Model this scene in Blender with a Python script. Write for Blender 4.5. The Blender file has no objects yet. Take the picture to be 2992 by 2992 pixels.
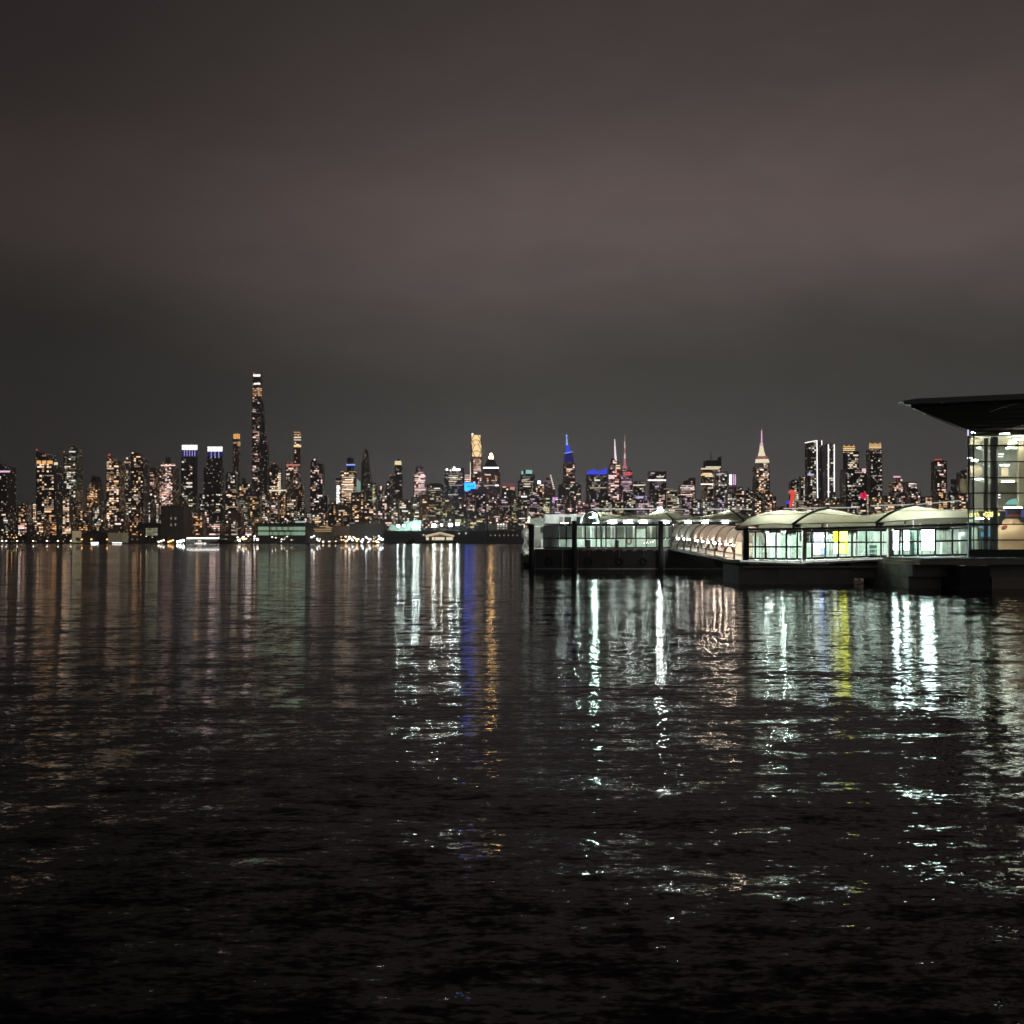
import bpy, bmesh, math, random
from mathutils import Vector, Matrix, noise
R = random.Random(11); HAZE = .0002
F, CX, HY, H = 2755.0, 1496.0, 1581.0, 4.0          # focal length, axis and horizon of the photo in pixels; eye height above the river in m
S = bpy.context.scene
COL = S.collection
def P(px, py, Y): return Vector(((px - CX) / F * Y, Y, H + (HY - py) / F * Y))
def PX(px, Y): return (px - CX) / F * Y
def PZ(py, Y): return H + (HY - py) / F * Y

# ------------------------------------------------------------------ materials
MATS = {}
def new_mat(name):
    m = bpy.data.materials.new(name); m.use_nodes = True
    m.node_tree.nodes.clear(); MATS[name] = m
    return m, m.node_tree.nodes, m.node_tree.links
def N(nodes, kind, **kw):
    n = nodes.new(kind)
    for k, v in kw.items(): setattr(n, k, v)
    return n
def mth(nodes, links, op, a, b=None, c=None):
    n = nodes.new('ShaderNodeMath'); n.operation = op
    for i, v in enumerate((a, b, c)):
        if v is None: continue
        if isinstance(v, (int, float)): n.inputs[i].default_value = v
        else: links.new(v, n.inputs[i])
    return n.outputs[0]
def plain(name, col, rough=0.6, metal=0.0, var=0.25, scale=0.6, bump=0.0):
    m, n, l = new_mat(name)
    out = N(n, 'ShaderNodeOutputMaterial'); b = N(n, 'ShaderNodeBsdfPrincipled')
    b.inputs['Roughness'].default_value = rough; b.inputs['Metallic'].default_value = metal
    tc = N(n, 'ShaderNodeTexCoord'); nz = N(n, 'ShaderNodeTexNoise')
    nz.inputs['Scale'].default_value = scale; nz.inputs['Detail'].default_value = 5
    l.new(tc.outputs['Object'], nz.inputs['Vector'])
    mx = N(n, 'ShaderNodeMix', data_type='RGBA')
    mx.inputs['A'].default_value = (*[c * (1 - var) for c in col], 1)
    mx.inputs['B'].default_value = (*[min(1, c * (1 + var)) for c in col], 1)
    l.new(nz.outputs['Fac'], mx.inputs['Factor']); l.new(mx.outputs['Result'], b.inputs['Base Color'])
    if bump:
        bp = N(n, 'ShaderNodeBump'); bp.inputs['Strength'].default_value = bump; bp.inputs['Distance'].default_value = 0.05
        l.new(nz.outputs['Fac'], bp.inputs['Height']); l.new(bp.outputs['Normal'], b.inputs['Normal'])
    l.new(b.outputs[0], out.inputs[0]); return m
def glow(name, col, s=1.0, sample=False):
    m, n, l = new_mat(name)
    out = N(n, 'ShaderNodeOutputMaterial'); e = N(n, 'ShaderNodeEmission')
    e.inputs[0].default_value = (*col, 1); e.inputs[1].default_value = s
    l.new(e.outputs[0], out.inputs[0])
    m.cycles.emission_sampling = 'FRONT_BACK' if sample else 'NONE'
    return m
def facade(name, col, cw, ch, dens, ca, cb, s, mw=(.2, .8), mh=(.3, .8), rough=.4):
    """dark wall with a grid of small windows, some of them lit"""
    m, n, l = new_mat(name)
    out = N(n, 'ShaderNodeOutputMaterial'); b = N(n, 'ShaderNodeBsdfPrincipled')
    tc = N(n, 'ShaderNodeTexCoord'); sp = N(n, 'ShaderNodeSeparateXYZ'); l.new(tc.outputs['Object'], sp.inputs[0])
    u = mth(n, l, 'DIVIDE', mth(n, l, 'ADD', sp.outputs[0], sp.outputs[1]), cw)
    v = mth(n, l, 'DIVIDE', sp.outputs[2], ch)
    fu, fv = mth(n, l, 'FLOOR', u), mth(n, l, 'FLOOR', v)
    oi = N(n, 'ShaderNodeObjectInfo')
    cb_ = N(n, 'ShaderNodeCombineXYZ'); l.new(fu, cb_.inputs[0]); l.new(fv, cb_.inputs[1])
    l.new(mth(n, l, 'MULTIPLY', oi.outputs['Random'], 97.0), cb_.inputs[2])
    wn = N(n, 'ShaderNodeTexWhiteNoise', noise_dimensions='3D'); l.new(cb_.outputs[0], wn.inputs['Vector'])
    sc = N(n, 'ShaderNodeSeparateColor'); l.new(wn.outputs['Color'], sc.inputs[0])
    lit = mth(n, l, 'GREATER_THAN', wn.outputs['Value'], 1 - dens)
    ru, rv = mth(n, l, 'FRACT', u), mth(n, l, 'FRACT', v)
    def inside(x, a, c): return mth(n, l, 'MULTIPLY', mth(n, l, 'GREATER_THAN', x, a), mth(n, l, 'LESS_THAN', x, c))
    win = mth(n, l, 'MULTIPLY', inside(ru, *mw), inside(rv, *mh))
    st = mth(n, l, 'MULTIPLY', mth(n, l, 'MULTIPLY', win, lit), mth(n, l, 'MULTIPLY', mth(n, l, 'POWER', sc.outputs[0], 1.6), s))
    mx = N(n, 'ShaderNodeMix', data_type='RGBA'); mx.inputs['A'].default_value = (*ca, 1); mx.inputs['B'].default_value = (*cb, 1)
    l.new(sc.outputs[1], mx.inputs['Factor']); l.new(mx.outputs['Result'], b.inputs['Emission Color']); l.new(st, b.inputs['Emission Strength'])
    wc = N(n, 'ShaderNodeMix', data_type='RGBA'); l.new(win, wc.inputs['Factor'])
    wc.inputs['A'].default_value = (*col, 1); wc.inputs['B'].default_value = (*[c * .3 for c in col], 1)
    l.new(wc.outputs['Result'], b.inputs['Base Color'])
    b.inputs['Roughness'].default_value = rough
    l.new(b.outputs[0], out.inputs[0]); m.cycles.emission_sampling = 'NONE'
    return m
def glass(name, tint=(.85, .93, .9), refl=.08):
    m, n, l = new_mat(name)
    out = N(n, 'ShaderNodeOutputMaterial'); t = N(n, 'ShaderNodeBsdfTransparent'); g = N(n, 'ShaderNodeBsdfGlossy')
    t.inputs[0].default_value = (*tint, 1); g.inputs['Roughness'].default_value = .02
    lw = N(n, 'ShaderNodeFresnel'); lw.inputs['IOR'].default_value = 1.45
    mx = N(n, 'ShaderNodeMixShader'); f = mth(n, l, 'ADD', lw.outputs[0], refl - .03)
    l.new(f, mx.inputs[0]); l.new(t.outputs[0], mx.inputs[1]); l.new(g.outputs[0], mx.inputs[2]); l.new(mx.outputs[0], out.inputs[0])
    return m
def membrane(name, col, tr):
    m, n, l = new_mat(name)
    out = N(n, 'ShaderNodeOutputMaterial'); d = N(n, 'ShaderNodeBsdfDiffuse'); t = N(n, 'ShaderNodeBsdfTranslucent')
    tc = N(n, 'ShaderNodeTexCoord'); nz = N(n, 'ShaderNodeTexNoise'); nz.inputs['Scale'].default_value = .8; nz.inputs['Detail'].default_value = 6
    l.new(tc.outputs['Object'], nz.inputs['Vector'])
    mx = N(n, 'ShaderNodeMix', data_type='RGBA'); l.new(nz.outputs['Fac'], mx.inputs['Factor'])
    mx.inputs['A'].default_value = (*[c * .8 for c in col], 1); mx.inputs['B'].default_value = (*[min(1, c * 1.15) for c in col], 1)
    l.new(mx.outputs['Result'], d.inputs[0]); l.new(mx.outputs['Result'], t.inputs[0])
    ms = N(n, 'ShaderNodeMixShader'); ms.inputs[0].default_value = tr
    l.new(d.outputs[0], ms.inputs[1]); l.new(t.outputs[0], ms.inputs[2]); l.new(ms.outputs[0], out.inputs[0])
    return m

WARM = [(1, .58, .28), (1, .70, .42), (1, .80, .58), (1, .50, .20)]
PAL = {}
def pal(code, cols, levels):
    PAL[code] = [glow(f'window_light_{code}{i}', c, s) for i, (c, s) in enumerate((c, s) for c in cols for s in levels)]
pal('w', [(1, .56, .30), (1, .68, .44), (1, .79, .62)], (.35, .9, 1.9))
pal('o', [(1, .46, .18), (1, .55, .26), (1, .66, .36)], (.3, .7, 1.4))
pal('p', [(1, .55, .42), (1, .68, .60), (1, .84, .80)], (.3, .8, 1.7))
pal('n', [(1, .86, .68), (.92, .90, .82), (1, .78, .55)], (.25, .6, 1.4))
pal('g', [(.85, .80, .42), (.75, .80, .55), (1, .80, .45)], (.2, .5, 1.0))
pal('m', [(.62, .50, .56), (1, .62, .58), (.80, .58, .80)], (.25, .6, 1.3))
FAC = {
 'dark':  facade('facade_dark_glass', (0.104, 0.104, 0.118), 3.2, 3.7, .10, (1, .68, .4), (.8, .85, .8), .5),
 'warm':  facade('facade_brick_warm', (0.247, 0.190, 0.162), 2.8, 3.4, .22, (1, .52, .25), (1, .75, .5), .8),
 'grey':  facade('facade_grey_stone', (0.285, 0.275, 0.266), 3.0, 3.6, .16, (1, .72, .45), (.9, .88, .75), .7),
 'green': facade('facade_olive_glass', (0.209, 0.209, 0.162), 3.0, 3.3, .30, (.55, .52, .32), (.8, .75, .5), .45, (.1, .9), (.35, .75)),
 'blue':  facade('facade_blue_glass', (0.142, 0.162, 0.218), 3.2, 3.8, .16, (.75, .85, .95), (1, .8, .55), .6),
 'office': facade('facade_office_bands', (0.171, 0.152, 0.142), 9.0, 3.9, .42, (1, .66, .38), (1, .82, .6), .8, (.02, .98), (.35, .75)),
 'pink':  facade('facade_rose_stone', (0.494, 0.247, 0.285), 3.0, 3.6, .22, (1, .55, .5), (.9, .6, .85), .6),
 'brown': facade('facade_brown_stone', (0.380, 0.247, 0.180), 3.0, 3.8, .12, (1, .65, .4), (1, .78, .5), .5),
}
M = {
 'crown': plain('dark_crown_metal', (.045, .045, .05)),
 'stone': plain('grey_roof_stone', (.19, .18, .17)),
 'white': glow('white_light', (1, .97, .93), 2.2), 'white_hi': glow('white_light_strong', (1, .98, .95), 4),
 'cool': glow('cool_white_light', (.85, .95, 1), 2.0), 'cream': glow('cream_light', (1, .86, .62), 1.3),
 'gold': glow('gold_light', (1, .72, .36), 1.5), 'gold_dim': glow('gold_light_dim', (1, .66, .34), .6),
 'flame': glow('pyramid_lantern', (1, .56, .19), 75), 'orange': glow('orange_light', (1, .50, .17), 1.3),
 'blue': glow('blue_light', (.06, .09, 1), 1.0), 'blue_hi': glow('pale_blue_light', (.25, .45, 1), 1.5), 'blue_dim': glow('deep_blue_light', (.05, .06, .55), .28),
 'violet': glow('violet_light', (.75, .65, 1), 1.0), 'cyan': glow('billboard_cyan', (.006, .11, 1.0), 10), 'cyan_dk': glow('billboard_marks', (.005, .17, .5), 1.0),
 'red': glow('red_light', (1, .05, .06), 1.2), 'red_soft': glow('red_beacon', (1, .16, .14), 1.0), 'pinkred': glow('crimson_sign', (1, .015, .12), 1.1),
 'pink': glow('pink_light', (1, .55, .80), 1.3), 'mint': glow('mint_lit_panel', (.52, .78, .62), .55), 'mint_hi': glow('mint_crown_light', (.55, .95, .85), .75),
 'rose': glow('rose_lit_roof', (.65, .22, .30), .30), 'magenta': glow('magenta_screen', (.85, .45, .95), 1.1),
 'greenwin': glow('green_office_light', (.55, .80, .52), .5), 'greenwin2': glow('green_office_light_dim', (.42, .62, .40), .32), 'wash': glow('floodlit_wall', (.36, .62, .52), .55),
 'flood': glow('floodlight', (.86, 1, .96), 45), 'lamp': glow('street_lamp_light', (1, .86, .70), 6), 'lamp_o': glow('sodium_lamp_light', (1, .52, .18), 6), 'lamp_b': glow('blue_white_lamp', (.7, .85, 1), 9),
 'brand_red': glow('red_letter_light', (1, .04, .05), 1.5),
 'frame': plain('black_window_frame', (.012, .012, .015), .45), 'steel': plain('grey_steel', (.20, .21, .22), .4, .6), 'wsteel': plain('white_painted_steel', (.62, .64, .62), .5),
 'hull': plain('black_barge_hull', (.018, .020, .026), .55, var=.4, bump=.2), 'pile': plain('black_pile_sleeve', (.014, .014, .017), .6, var=.4, bump=.3),
 'concrete': plain('wet_pier_concrete', (.34, .35, .35), .8, var=.35, scale=.9, bump=.5), 'concrete2': plain('pale_pier_concrete', (.46, .43, .38), .8, var=.3, bump=.4),
 'deck': plain('deck_grey', (.35, .36, .34), .7), 'mintpanel': plain('mint_wall_panel', (.62, .68, .62), .6, var=.15), 'whitepanel': plain('white_wall_panel', (.78, .80, .77), .6, var=.1),
 'paleglass': plain('pale_green_glass_panel', (.40, .50, .42), .3, var=.3), 'greypanel': plain('grey_board_panel', (.50, .50, .46), .5, var=.3),
 'dkgreen': plain('dark_green_panel', (.04, .09, .08), .5), 'beige': plain('beige_plaster', (.62, .50, .36), .7, var=.12), 'bronze': plain('brown_column_cladding', (.10, .085, .075), .4),
 'roofdark': plain('dark_roof_soffit', (.030, .027, .027), .7), 'fascia': plain('grey_roof_fascia', (.13, .13, .135), .45, .4),
 'boatwhite': plain('boat_white_paint', (.60, .60, .57), .4), 'boattan': plain('boat_tan_panel', (.33, .31, .26), .6), 'black': plain('black_rubber', (.012, .012, .012), .7),
 'orangeplastic': plain('orange_plastic', (.75, .16, .05), .5), 'brownsteel': plain('brown_painted_steel', (.07, .045, .038), .45, .2),
 'glass': glass('clear_glazing'), 'glass2': glass('building_glazing', (.80, .88, .85), .10), 'glassmint': glass('mint_glazing', (.75, .88, .82), .08),
 'membrane': membrane('tensile_membrane', (.41, .395, .29), .45), 'vault': membrane('vault_panel', (.36, .34, .31), .35), 'fasciawhite': membrane('white_eave_panel', (.75, .80, .77), .4),
 'tube': glow('fluorescent_tube', (.93, 1, .93), 85, True), 'tube_hi': glow('bright_canopy_lamp', (.92, 1, .97), 560, True), 'tube_soft': glow('soft_ceiling_light', (1, .95, .87), 60, True), 'tube_warm': glow('warm_gangway_lamp', (1, .80, .64), 150, True),
 'deckglow': glow('deck_edge_strip', (.85, .92, .86), .7, True),
 'soil': plain('shore_ground', (.08, .078, .075), .9), 'leaf': plain('tree_leaf', (.06, .075, .045), .7), 'bark': plain('tree_bark', (.07, .055, .045), .9),
}

# ------------------------------------------------------------------ mesh helpers
ORG = {}
def tag(o, label=None, cat=None, group=None, kind=None):
    for k, v in (('label', label), ('category', cat), ('group', group), ('kind', kind)):
        if v: o[k] = v
    return o
def thing(name, label, cat, loc, group=None):
    o = bpy.data.objects.new(name, None); COL.objects.link(o); o.location = loc; o.empty_display_size = 1
    ORG[o] = Vector(loc); return tag(o, label, cat, group)
class MB:
    def __init__(s): s.v = []; s.f = []
    def add(s, vs, fs):
        b = len(s.v); s.v += [Vector(v) for v in vs]; s.f += [tuple(b + i for i in f) for f in fs]; return s
    def box(s, x0, x1, y0, y1, z0, z1):
        return s.add([(x, y, z) for z in (z0, z1) for y in (y0, y1) for x in (x0, x1)],
                     [(0, 2, 3, 1), (4, 5, 7, 6), (0, 1, 5, 4), (2, 6, 7, 3), (0, 4, 6, 2), (1, 3, 7, 5)])
    def prism(s, a, b):                                   # two matching outlines joined
        n = len(a)
        return s.add(list(a) + list(b), [tuple(range(n))[::-1], tuple(range(n, 2 * n))] + [(i, (i + 1) % n, n + (i + 1) % n, n + i) for i in range(n)])
    def extr(s, poly, y0, y1):                            # outline in x,z pushed along y
        return s.prism([(x, y0, z) for x, z in poly], [(x, y1, z) for x, z in poly])
    def plan(s, poly, z0, z1): return s.prism([(x, y, z0) for x, y in poly], [(x, y, z1) for x, y in poly])
    def tube(s, pts, r, n=6, r2=None):
        pts = [Vector(p) for p in pts]; b = len(s.v); m = len(pts)
        for i, p in enumerate(pts):
            t = (pts[min(i + 1, m - 1)] - pts[max(i - 1, 0)]).normalized()
            a = t.cross(Vector((0, 0, 1)) if abs(t.z) < .9 else Vector((0, 1, 0))).normalized(); c = t.cross(a)
            rr = r if r2 is None else r + (r2 - r) * i / (m - 1)
            s.v += [p + (a * math.cos(6.28318 * k / n) + c * math.sin(6.28318 * k / n)) * rr for k in range(n)]
        for i in range(m - 1):
            s.f += [(b + i * n + k, b + i * n + (k + 1) % n, b + (i + 1) * n + (k + 1) % n, b + (i + 1) * n + k) for k in range(n)]
        s.f += [tuple(b + k for k in range(n))[::-1], tuple(b + (m - 1) * n + k for k in range(n))]; return s
    def lathe(s, c, prof, n=16):                          # prof: (radius, z)
        c = Vector(c); b = len(s.v)
        for r, z in prof: s.v += [c + Vector((r * math.cos(6.28318 * k / n), r * math.sin(6.28318 * k / n), z)) for k in range(n)]
        for i in range(len(prof) - 1): s.f += [(b + i * n + k, b + i * n + (k + 1) % n, b + (i + 1) * n + (k + 1) % n, b + (i + 1) * n + k) for k in range(n)]
        s.f += [tuple(b + k for k in range(n))[::-1], tuple(b + (len(prof) - 1) * n + k for k in range(n))]; return s
    def grid(s, rows):
        b = len(s.v); m = len(rows[0])
        for r in rows: s.v += [Vector(p) for p in r]
        s.f += [(b + i * m + j, b + i * m + j + 1, b + (i + 1) * m + j + 1, b + (i + 1) * m + j) for i in range(len(rows) - 1) for j in range(m - 1)]; return s
    def build(s, name, mat, parent=None, smooth=False, bevel=0):
        me = bpy.data.meshes.new(name); o0 = ORG[parent] if parent else Vector()
        me.from_pydata([v - o0 for v in s.v], [], s.f); me.update()
        bm = bmesh.new(); bm.from_mesh(me); bmesh.ops.recalc_face_normals(bm, faces=bm.faces); bm.to_mesh(me); bm.free()
        me.materials.append(mat)
        if smooth:
            for p in me.polygons: p.use_smooth = True
        o = bpy.data.objects.new(name, me); COL.objects.link(o)
        if parent: o.parent = parent
        ORG[o] = o0.copy() if parent else Vector()
        if bevel:
            bv = o.modifiers.new('bevel', 'BEVEL'); bv.width = bevel; bv.segments = 2
        return o
def top(mb, name, mat, label, cat, group=None, **k): return tag(mb.build(name, mat, None, **k), label, cat, group)
def crom(pts, n):                                          # smooth curve through points, n samples
    pts = [Vector(p) for p in pts]; m = len(pts) - 1; out = []
    for i in range(n):
        t = i / (n - 1) * m; k = min(int(t), m - 1); t -= k
        p0, p1, p2, p3 = pts[max(k - 1, 0)], pts[k], pts[k + 1], pts[min(k + 2, m)]
        out.append(.5 * ((2 * p1) + (p2 - p0) * t + (2 * p0 - 5 * p1 + 4 * p2 - p3) * t * t + (3 * p1 - p0 - 3 * p2 + p3) * t ** 3))
    return out
def text_mesh(name, body, mat, parent, center, size, depth=.3, squash=1.0, shear=0.0):
    cu = bpy.data.curves.new(name, 'FONT'); cu.body = body; cu.size = size; cu.extrude = depth; cu.align_x = 'CENTER'; cu.align_y = 'CENTER'; cu.shear = shear
    tmp = bpy.data.objects.new('tmp', cu); COL.objects.link(tmp)
    dg = bpy.context.evaluated_depsgraph_get()
    me = bpy.data.meshes.new_from_object(tmp.evaluated_get(dg)); bpy.data.objects.remove(tmp)
    me.transform(Matrix.Diagonal((squash, 1, 1, 1)))
    me.transform(Matrix.Rotation(math.pi / 2, 4, 'X'))
    me.materials.clear(); me.materials.append(mat)
    o = bpy.data.objects.new(name, me); COL.objects.link(o)
    if parent: o.parent = parent
    o.location = Vector(center) - (ORG[parent] if parent else Vector()); ORG[o] = Vector(center)
    return o

# ------------------------------------------------------------------ sky
W = bpy.data.worlds.new('World'); S.world = W; W.use_nodes = True
n, l = W.node_tree.nodes, W.node_tree.links; n.clear()
out = N(n, 'ShaderNodeOutputWorld'); bg = N(n, 'ShaderNodeBackground'); bg2 = N(n, 'ShaderNodeBackground'); ad = N(n, 'ShaderNodeAddShader')
sky = N(n, 'ShaderNodeTexSky', sky_type='NISHITA'); sky.sun_disc = False; sky.sun_elevation = math.radians(-8); sky.sun_rotation = math.radians(200)
l.new(sky.outputs[0], bg2.inputs[0]); bg2.inputs[1].default_value = .05
tc = N(n, 'ShaderNodeTexCoord'); sp = N(n, 'ShaderNodeSeparateXYZ'); l.new(tc.outputs['Generated'], sp.inputs[0])
nv = N(n, 'ShaderNodeMapping'); nv.inputs['Scale'].default_value = (2.2, 2.2, 6.5); nv.inputs['Location'].default_value = (.4, 1.3, .2); l.new(tc.outputs['Generated'], nv.inputs[0])
cl = N(n, 'ShaderNodeTexNoise'); cl.inputs['Scale'].default_value = 1.0; cl.inputs['Detail'].default_value = 6; cl.inputs['Roughness'].default_value = .5; cl.inputs['Distortion'].default_value = .4
l.new(nv.outputs[0], cl.inputs['Vector'])
cl2 = N(n, 'ShaderNodeTexNoise'); cl2.inputs['Scale'].default_value = 4.2; cl2.inputs['Detail'].default_value = 8; cl2.inputs['Roughness'].default_value = .62; cl2.inputs['Distortion'].default_value = .8; l.new(nv.outputs[0], cl2.inputs['Vector'])
zz = mth(n, l, 'ADD', sp.outputs[2], mth(n, l, 'MULTIPLY', mth(n, l, 'SUBTRACT', cl.outputs['Fac'], .5), .14))
rp = N(n, 'ShaderNodeValToRGB'); l.new(zz, rp.inputs[0]); e = rp.color_ramp; e.interpolation = 'B_SPLINE'
stops = [(0.0, (.128, .122, .122)), (.09, (.106, .102, .099)), (.165, (.074, .072, .064)), (.225, (.084, .077, .069)), (.29, (.158, .121, .117)), (.34, (.146, .109, .105)), (.41, (.080, .063, .059)), (.50, (.052, .042, .040)), (.62, (.031, .026, .025)), (1.0, (.026, .022, .021))]
e.elements[0].position, e.elements[0].color = stops[0][0], (*stops[0][1], 1); e.elements[1].position, e.elements[1].color = 1, (*stops[-1][1], 1)
for p, c in stops[1:-1]: x = e.elements.new(p); x.color = (*c, 1)
az = N(n, 'ShaderNodeMapRange', interpolation_type='SMOOTHSTEP'); l.new(sp.outputs[0], az.inputs[0])   # the city's glow fades upriver
az.inputs[1].default_value = -.50; az.inputs[2].default_value = .08; az.inputs[3].default_value = .30; az.inputs[4].default_value = 1.0
br = mth(n, l, 'MULTIPLY', az.outputs[0], mth(n, l, 'ADD', .62, mth(n, l, 'ADD', mth(n, l, 'MULTIPLY', cl.outputs['Fac'], .46), mth(n, l, 'MULTIPLY', cl2.outputs['Fac'], .30))))
az2 = N(n, 'ShaderNodeMapRange', interpolation_type='SMOOTHSTEP'); l.new(sp.outputs[0], az2.inputs[0]); az2.inputs[1].default_value = .16; az2.inputs[2].default_value = .52; az2.inputs[3].default_value = 1.0; az2.inputs[4].default_value = .84
br = mth(n, l, 'MULTIPLY', br, az2.outputs[0])
sc_ = N(n, 'ShaderNodeVectorMath', operation='SCALE'); l.new(rp.outputs[0], sc_.inputs[0]); l.new(br, sc_.inputs['Scale'])
l.new(sc_.outputs[0], bg.inputs[0]); bg.inputs[1].default_value = 1.0
l.new(bg.outputs[0], ad.inputs[0]); l.new(bg2.outputs[0], ad.inputs[1]); l.new(ad.outputs[0], out.inputs[0])

# ------------------------------------------------------------------ river and far shore
m, n, l = new_mat('river_water')
out = N(n, 'ShaderNodeOutputMaterial'); b = N(n, 'ShaderNodeBsdfPrincipled')
b.inputs['Base Color'].default_value = (.0015, .0018, .0018, 1); b.inputs['Roughness'].default_value = .025; b.inputs['IOR'].default_value = 1.33; b.inputs['Specular IOR Level'].default_value = .22
geo = N(n, 'ShaderNodeNewGeometry')
def ripple(sx, sy, loc, det, rough=.55):
    mp = N(n, 'ShaderNodeMapping'); mp.inputs['Scale'].default_value = (sx, sy, 1); mp.inputs['Location'].default_value = loc
    l.new(geo.outputs['Position'], mp.inputs[0]); t = N(n, 'ShaderNodeTexNoise'); t.inputs['Scale'].default_value = 1; t.inputs['Detail'].default_value = det; t.inputs['Roughness'].default_value = rough; t.inputs['Distortion'].default_value = .3
    l.new(mp.outputs[0], t.inputs['Vector']); s = N(n, 'ShaderNodeSeparateColor'); l.new(t.outputs['Color'], s.inputs[0])
    return [mth(n, l, 'SUBTRACT', o, .5) for o in s.outputs[:2]]
a = ripple(1.0, 3.0, (3, 7, 0), 2.5); c = ripple(.18, .75, (11, 2, 0), 2); d = ripple(.02, .05, (5, 5, 0), 1); h = ripple(4.5, 11.0, (1, 9, 0), 2); f = ripple(11.0, 27.0, (4, 1, 0), 2)
g2 = ripple(1.15, .33, (7, 4, 0), 2)
gust = mth(n, l, 'ADD', .75, mth(n, l, 'MULTIPLY', d[0], 1.6))
sy = mth(n, l, 'MULTIPLY', gust, mth(n, l, 'ADD', mth(n, l, 'ADD', mth(n, l, 'MULTIPLY', a[0], .45), mth(n, l, 'MULTIPLY', c[0], .33)), mth(n, l, 'ADD', mth(n, l, 'MULTIPLY', h[0], .43), mth(n, l, 'ADD', mth(n, l, 'MULTIPLY', f[0], .28), mth(n, l, 'MULTIPLY', g2[0], .20)))))
sx = mth(n, l, 'MULTIPLY', gust, mth(n, l, 'ADD', mth(n, l, 'ADD', mth(n, l, 'MULTIPLY', a[1], .09), mth(n, l, 'MULTIPLY', g2[1], .06)), mth(n, l, 'MULTIPLY', h[1], .20)))
cv = N(n, 'ShaderNodeCombineXYZ'); l.new(sx, cv.inputs[0]); l.new(sy, cv.inputs[1]); cv.inputs[2].default_value = 1
nm = N(n, 'ShaderNodeVectorMath', operation='NORMALIZE'); l.new(cv.outputs[0], nm.inputs[0]); l.new(nm.outputs[0], b.inputs['Normal'])
l.new(b.outputs[0], out.inputs[0])
tag(MB().add([(-3000, -60, 0), (3000, -60, 0), (3000, 3200, 0), (-3000, 3200, 0)], [(0, 1, 2, 3)]).build('water', m), kind='structure')
SH = 1500.0
tag(MB().box(-2900, 2900, SH, 3150, -2, 1.6).build('ground', M['soil']), kind='structure')

# ------------------------------------------------------------------ the city
CUBE = {}
def cube_mesh(mat):
    if mat.name not in CUBE:
        me = bpy.data.meshes.new('window'); mb = MB().box(-.5, .5, -.5, .5, -.5, .5); me.from_pydata(mb.v, [], mb.f); me.materials.append(mat); CUBE[mat.name] = me
    return CUBE[mat.name]
def unit(name, mat, parent, x0, x1, y0, y1, z0, z1):
    o = bpy.data.objects.new(name, cube_mesh(mat)); COL.objects.link(o); o.parent = parent
    o.location = Vector(((x0 + x1) / 2, (y0 + y1) / 2, (z0 + z1) / 2)) - ORG[parent]; o.scale = (x1 - x0, y1 - y0, z1 - z0); return o
def inpoly(x, y, poly):
    c = False; j = len(poly) - 1
    for i in range(len(poly)):
        (xi, yi), (xj, yj) = poly[i], poly[j]
        if (yi > y) != (yj > y) and x < (xj - xi) * (y - yi) / (yj - yi) + xi: c = not c
        j = i
    return c
LAND = []
def band(t, x0, x1, y0, y1, mat, name='light_band', proud=.9, deep=0.3):
    Y = ORG[t].y; return unit(name, mat, t, PX(x0, Y - proud), PX(x1, Y - proud), Y - proud, Y + deep, PZ(y1, Y - proud), PZ(y0, Y - proud))
def windows(t, poly, n, code, cw=6.2, ch=5.6, run=3, yb=1548, size=(.80, .66), cluster=.5):
    """n lit windows on the front of a tower, each one a part of its own"""
    Y = ORG[t].y; xs = [p[0] for p in poly]; ys = [p[1] for p in poly]
    x0, x1, y0, y1 = min(xs), max(xs), min(ys), min(max(ys), yb)
    nc, nr = max(1, int((x1 - x0 - 2) / cw)), max(1, int((y1 - y0 - 4) / ch)); used = set(); tries = 0; k = 0; last = None
    ox = (x1 - x0 - nc * cw) / 2
    while k < n and tries < n * 12:
        tries += 1
        if last and R.random() < cluster: ci, ri = last[0] + R.choice((-1, 0, 0, 1)), last[1] + R.choice((1, 1, -1, 2))
        else: ci, ri = R.randrange(nc), R.randrange(nr)
        w = 1 if R.random() < .5 else R.randint(1, run)
        if not (0 <= ri < nr): last = None; continue
        cells = [(ci + q, ri) for q in range(w) if 0 <= ci + q < nc]
        if not cells or any(q in used for q in cells): last = None; continue
        a, bx = x0 + ox + cells[0][0] * cw + cw * (1 - size[0]) / 2, x0 + ox + (cells[-1][0] + 1) * cw - cw * (1 - size[0]) / 2
        ty = y0 + 3 + ri * ch + ch * .15; by = ty + ch * size[1] * R.uniform(.75, 1.2)
        if not all(inpoly(x, y, poly) for x in (a, bx) for y in (ty, by)): continue
        used.update(cells); last = (ci, ri); k += 1
        band(t, a, bx, ty, by, R.choice(PAL[code]), 'window', .35, .25)
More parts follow.
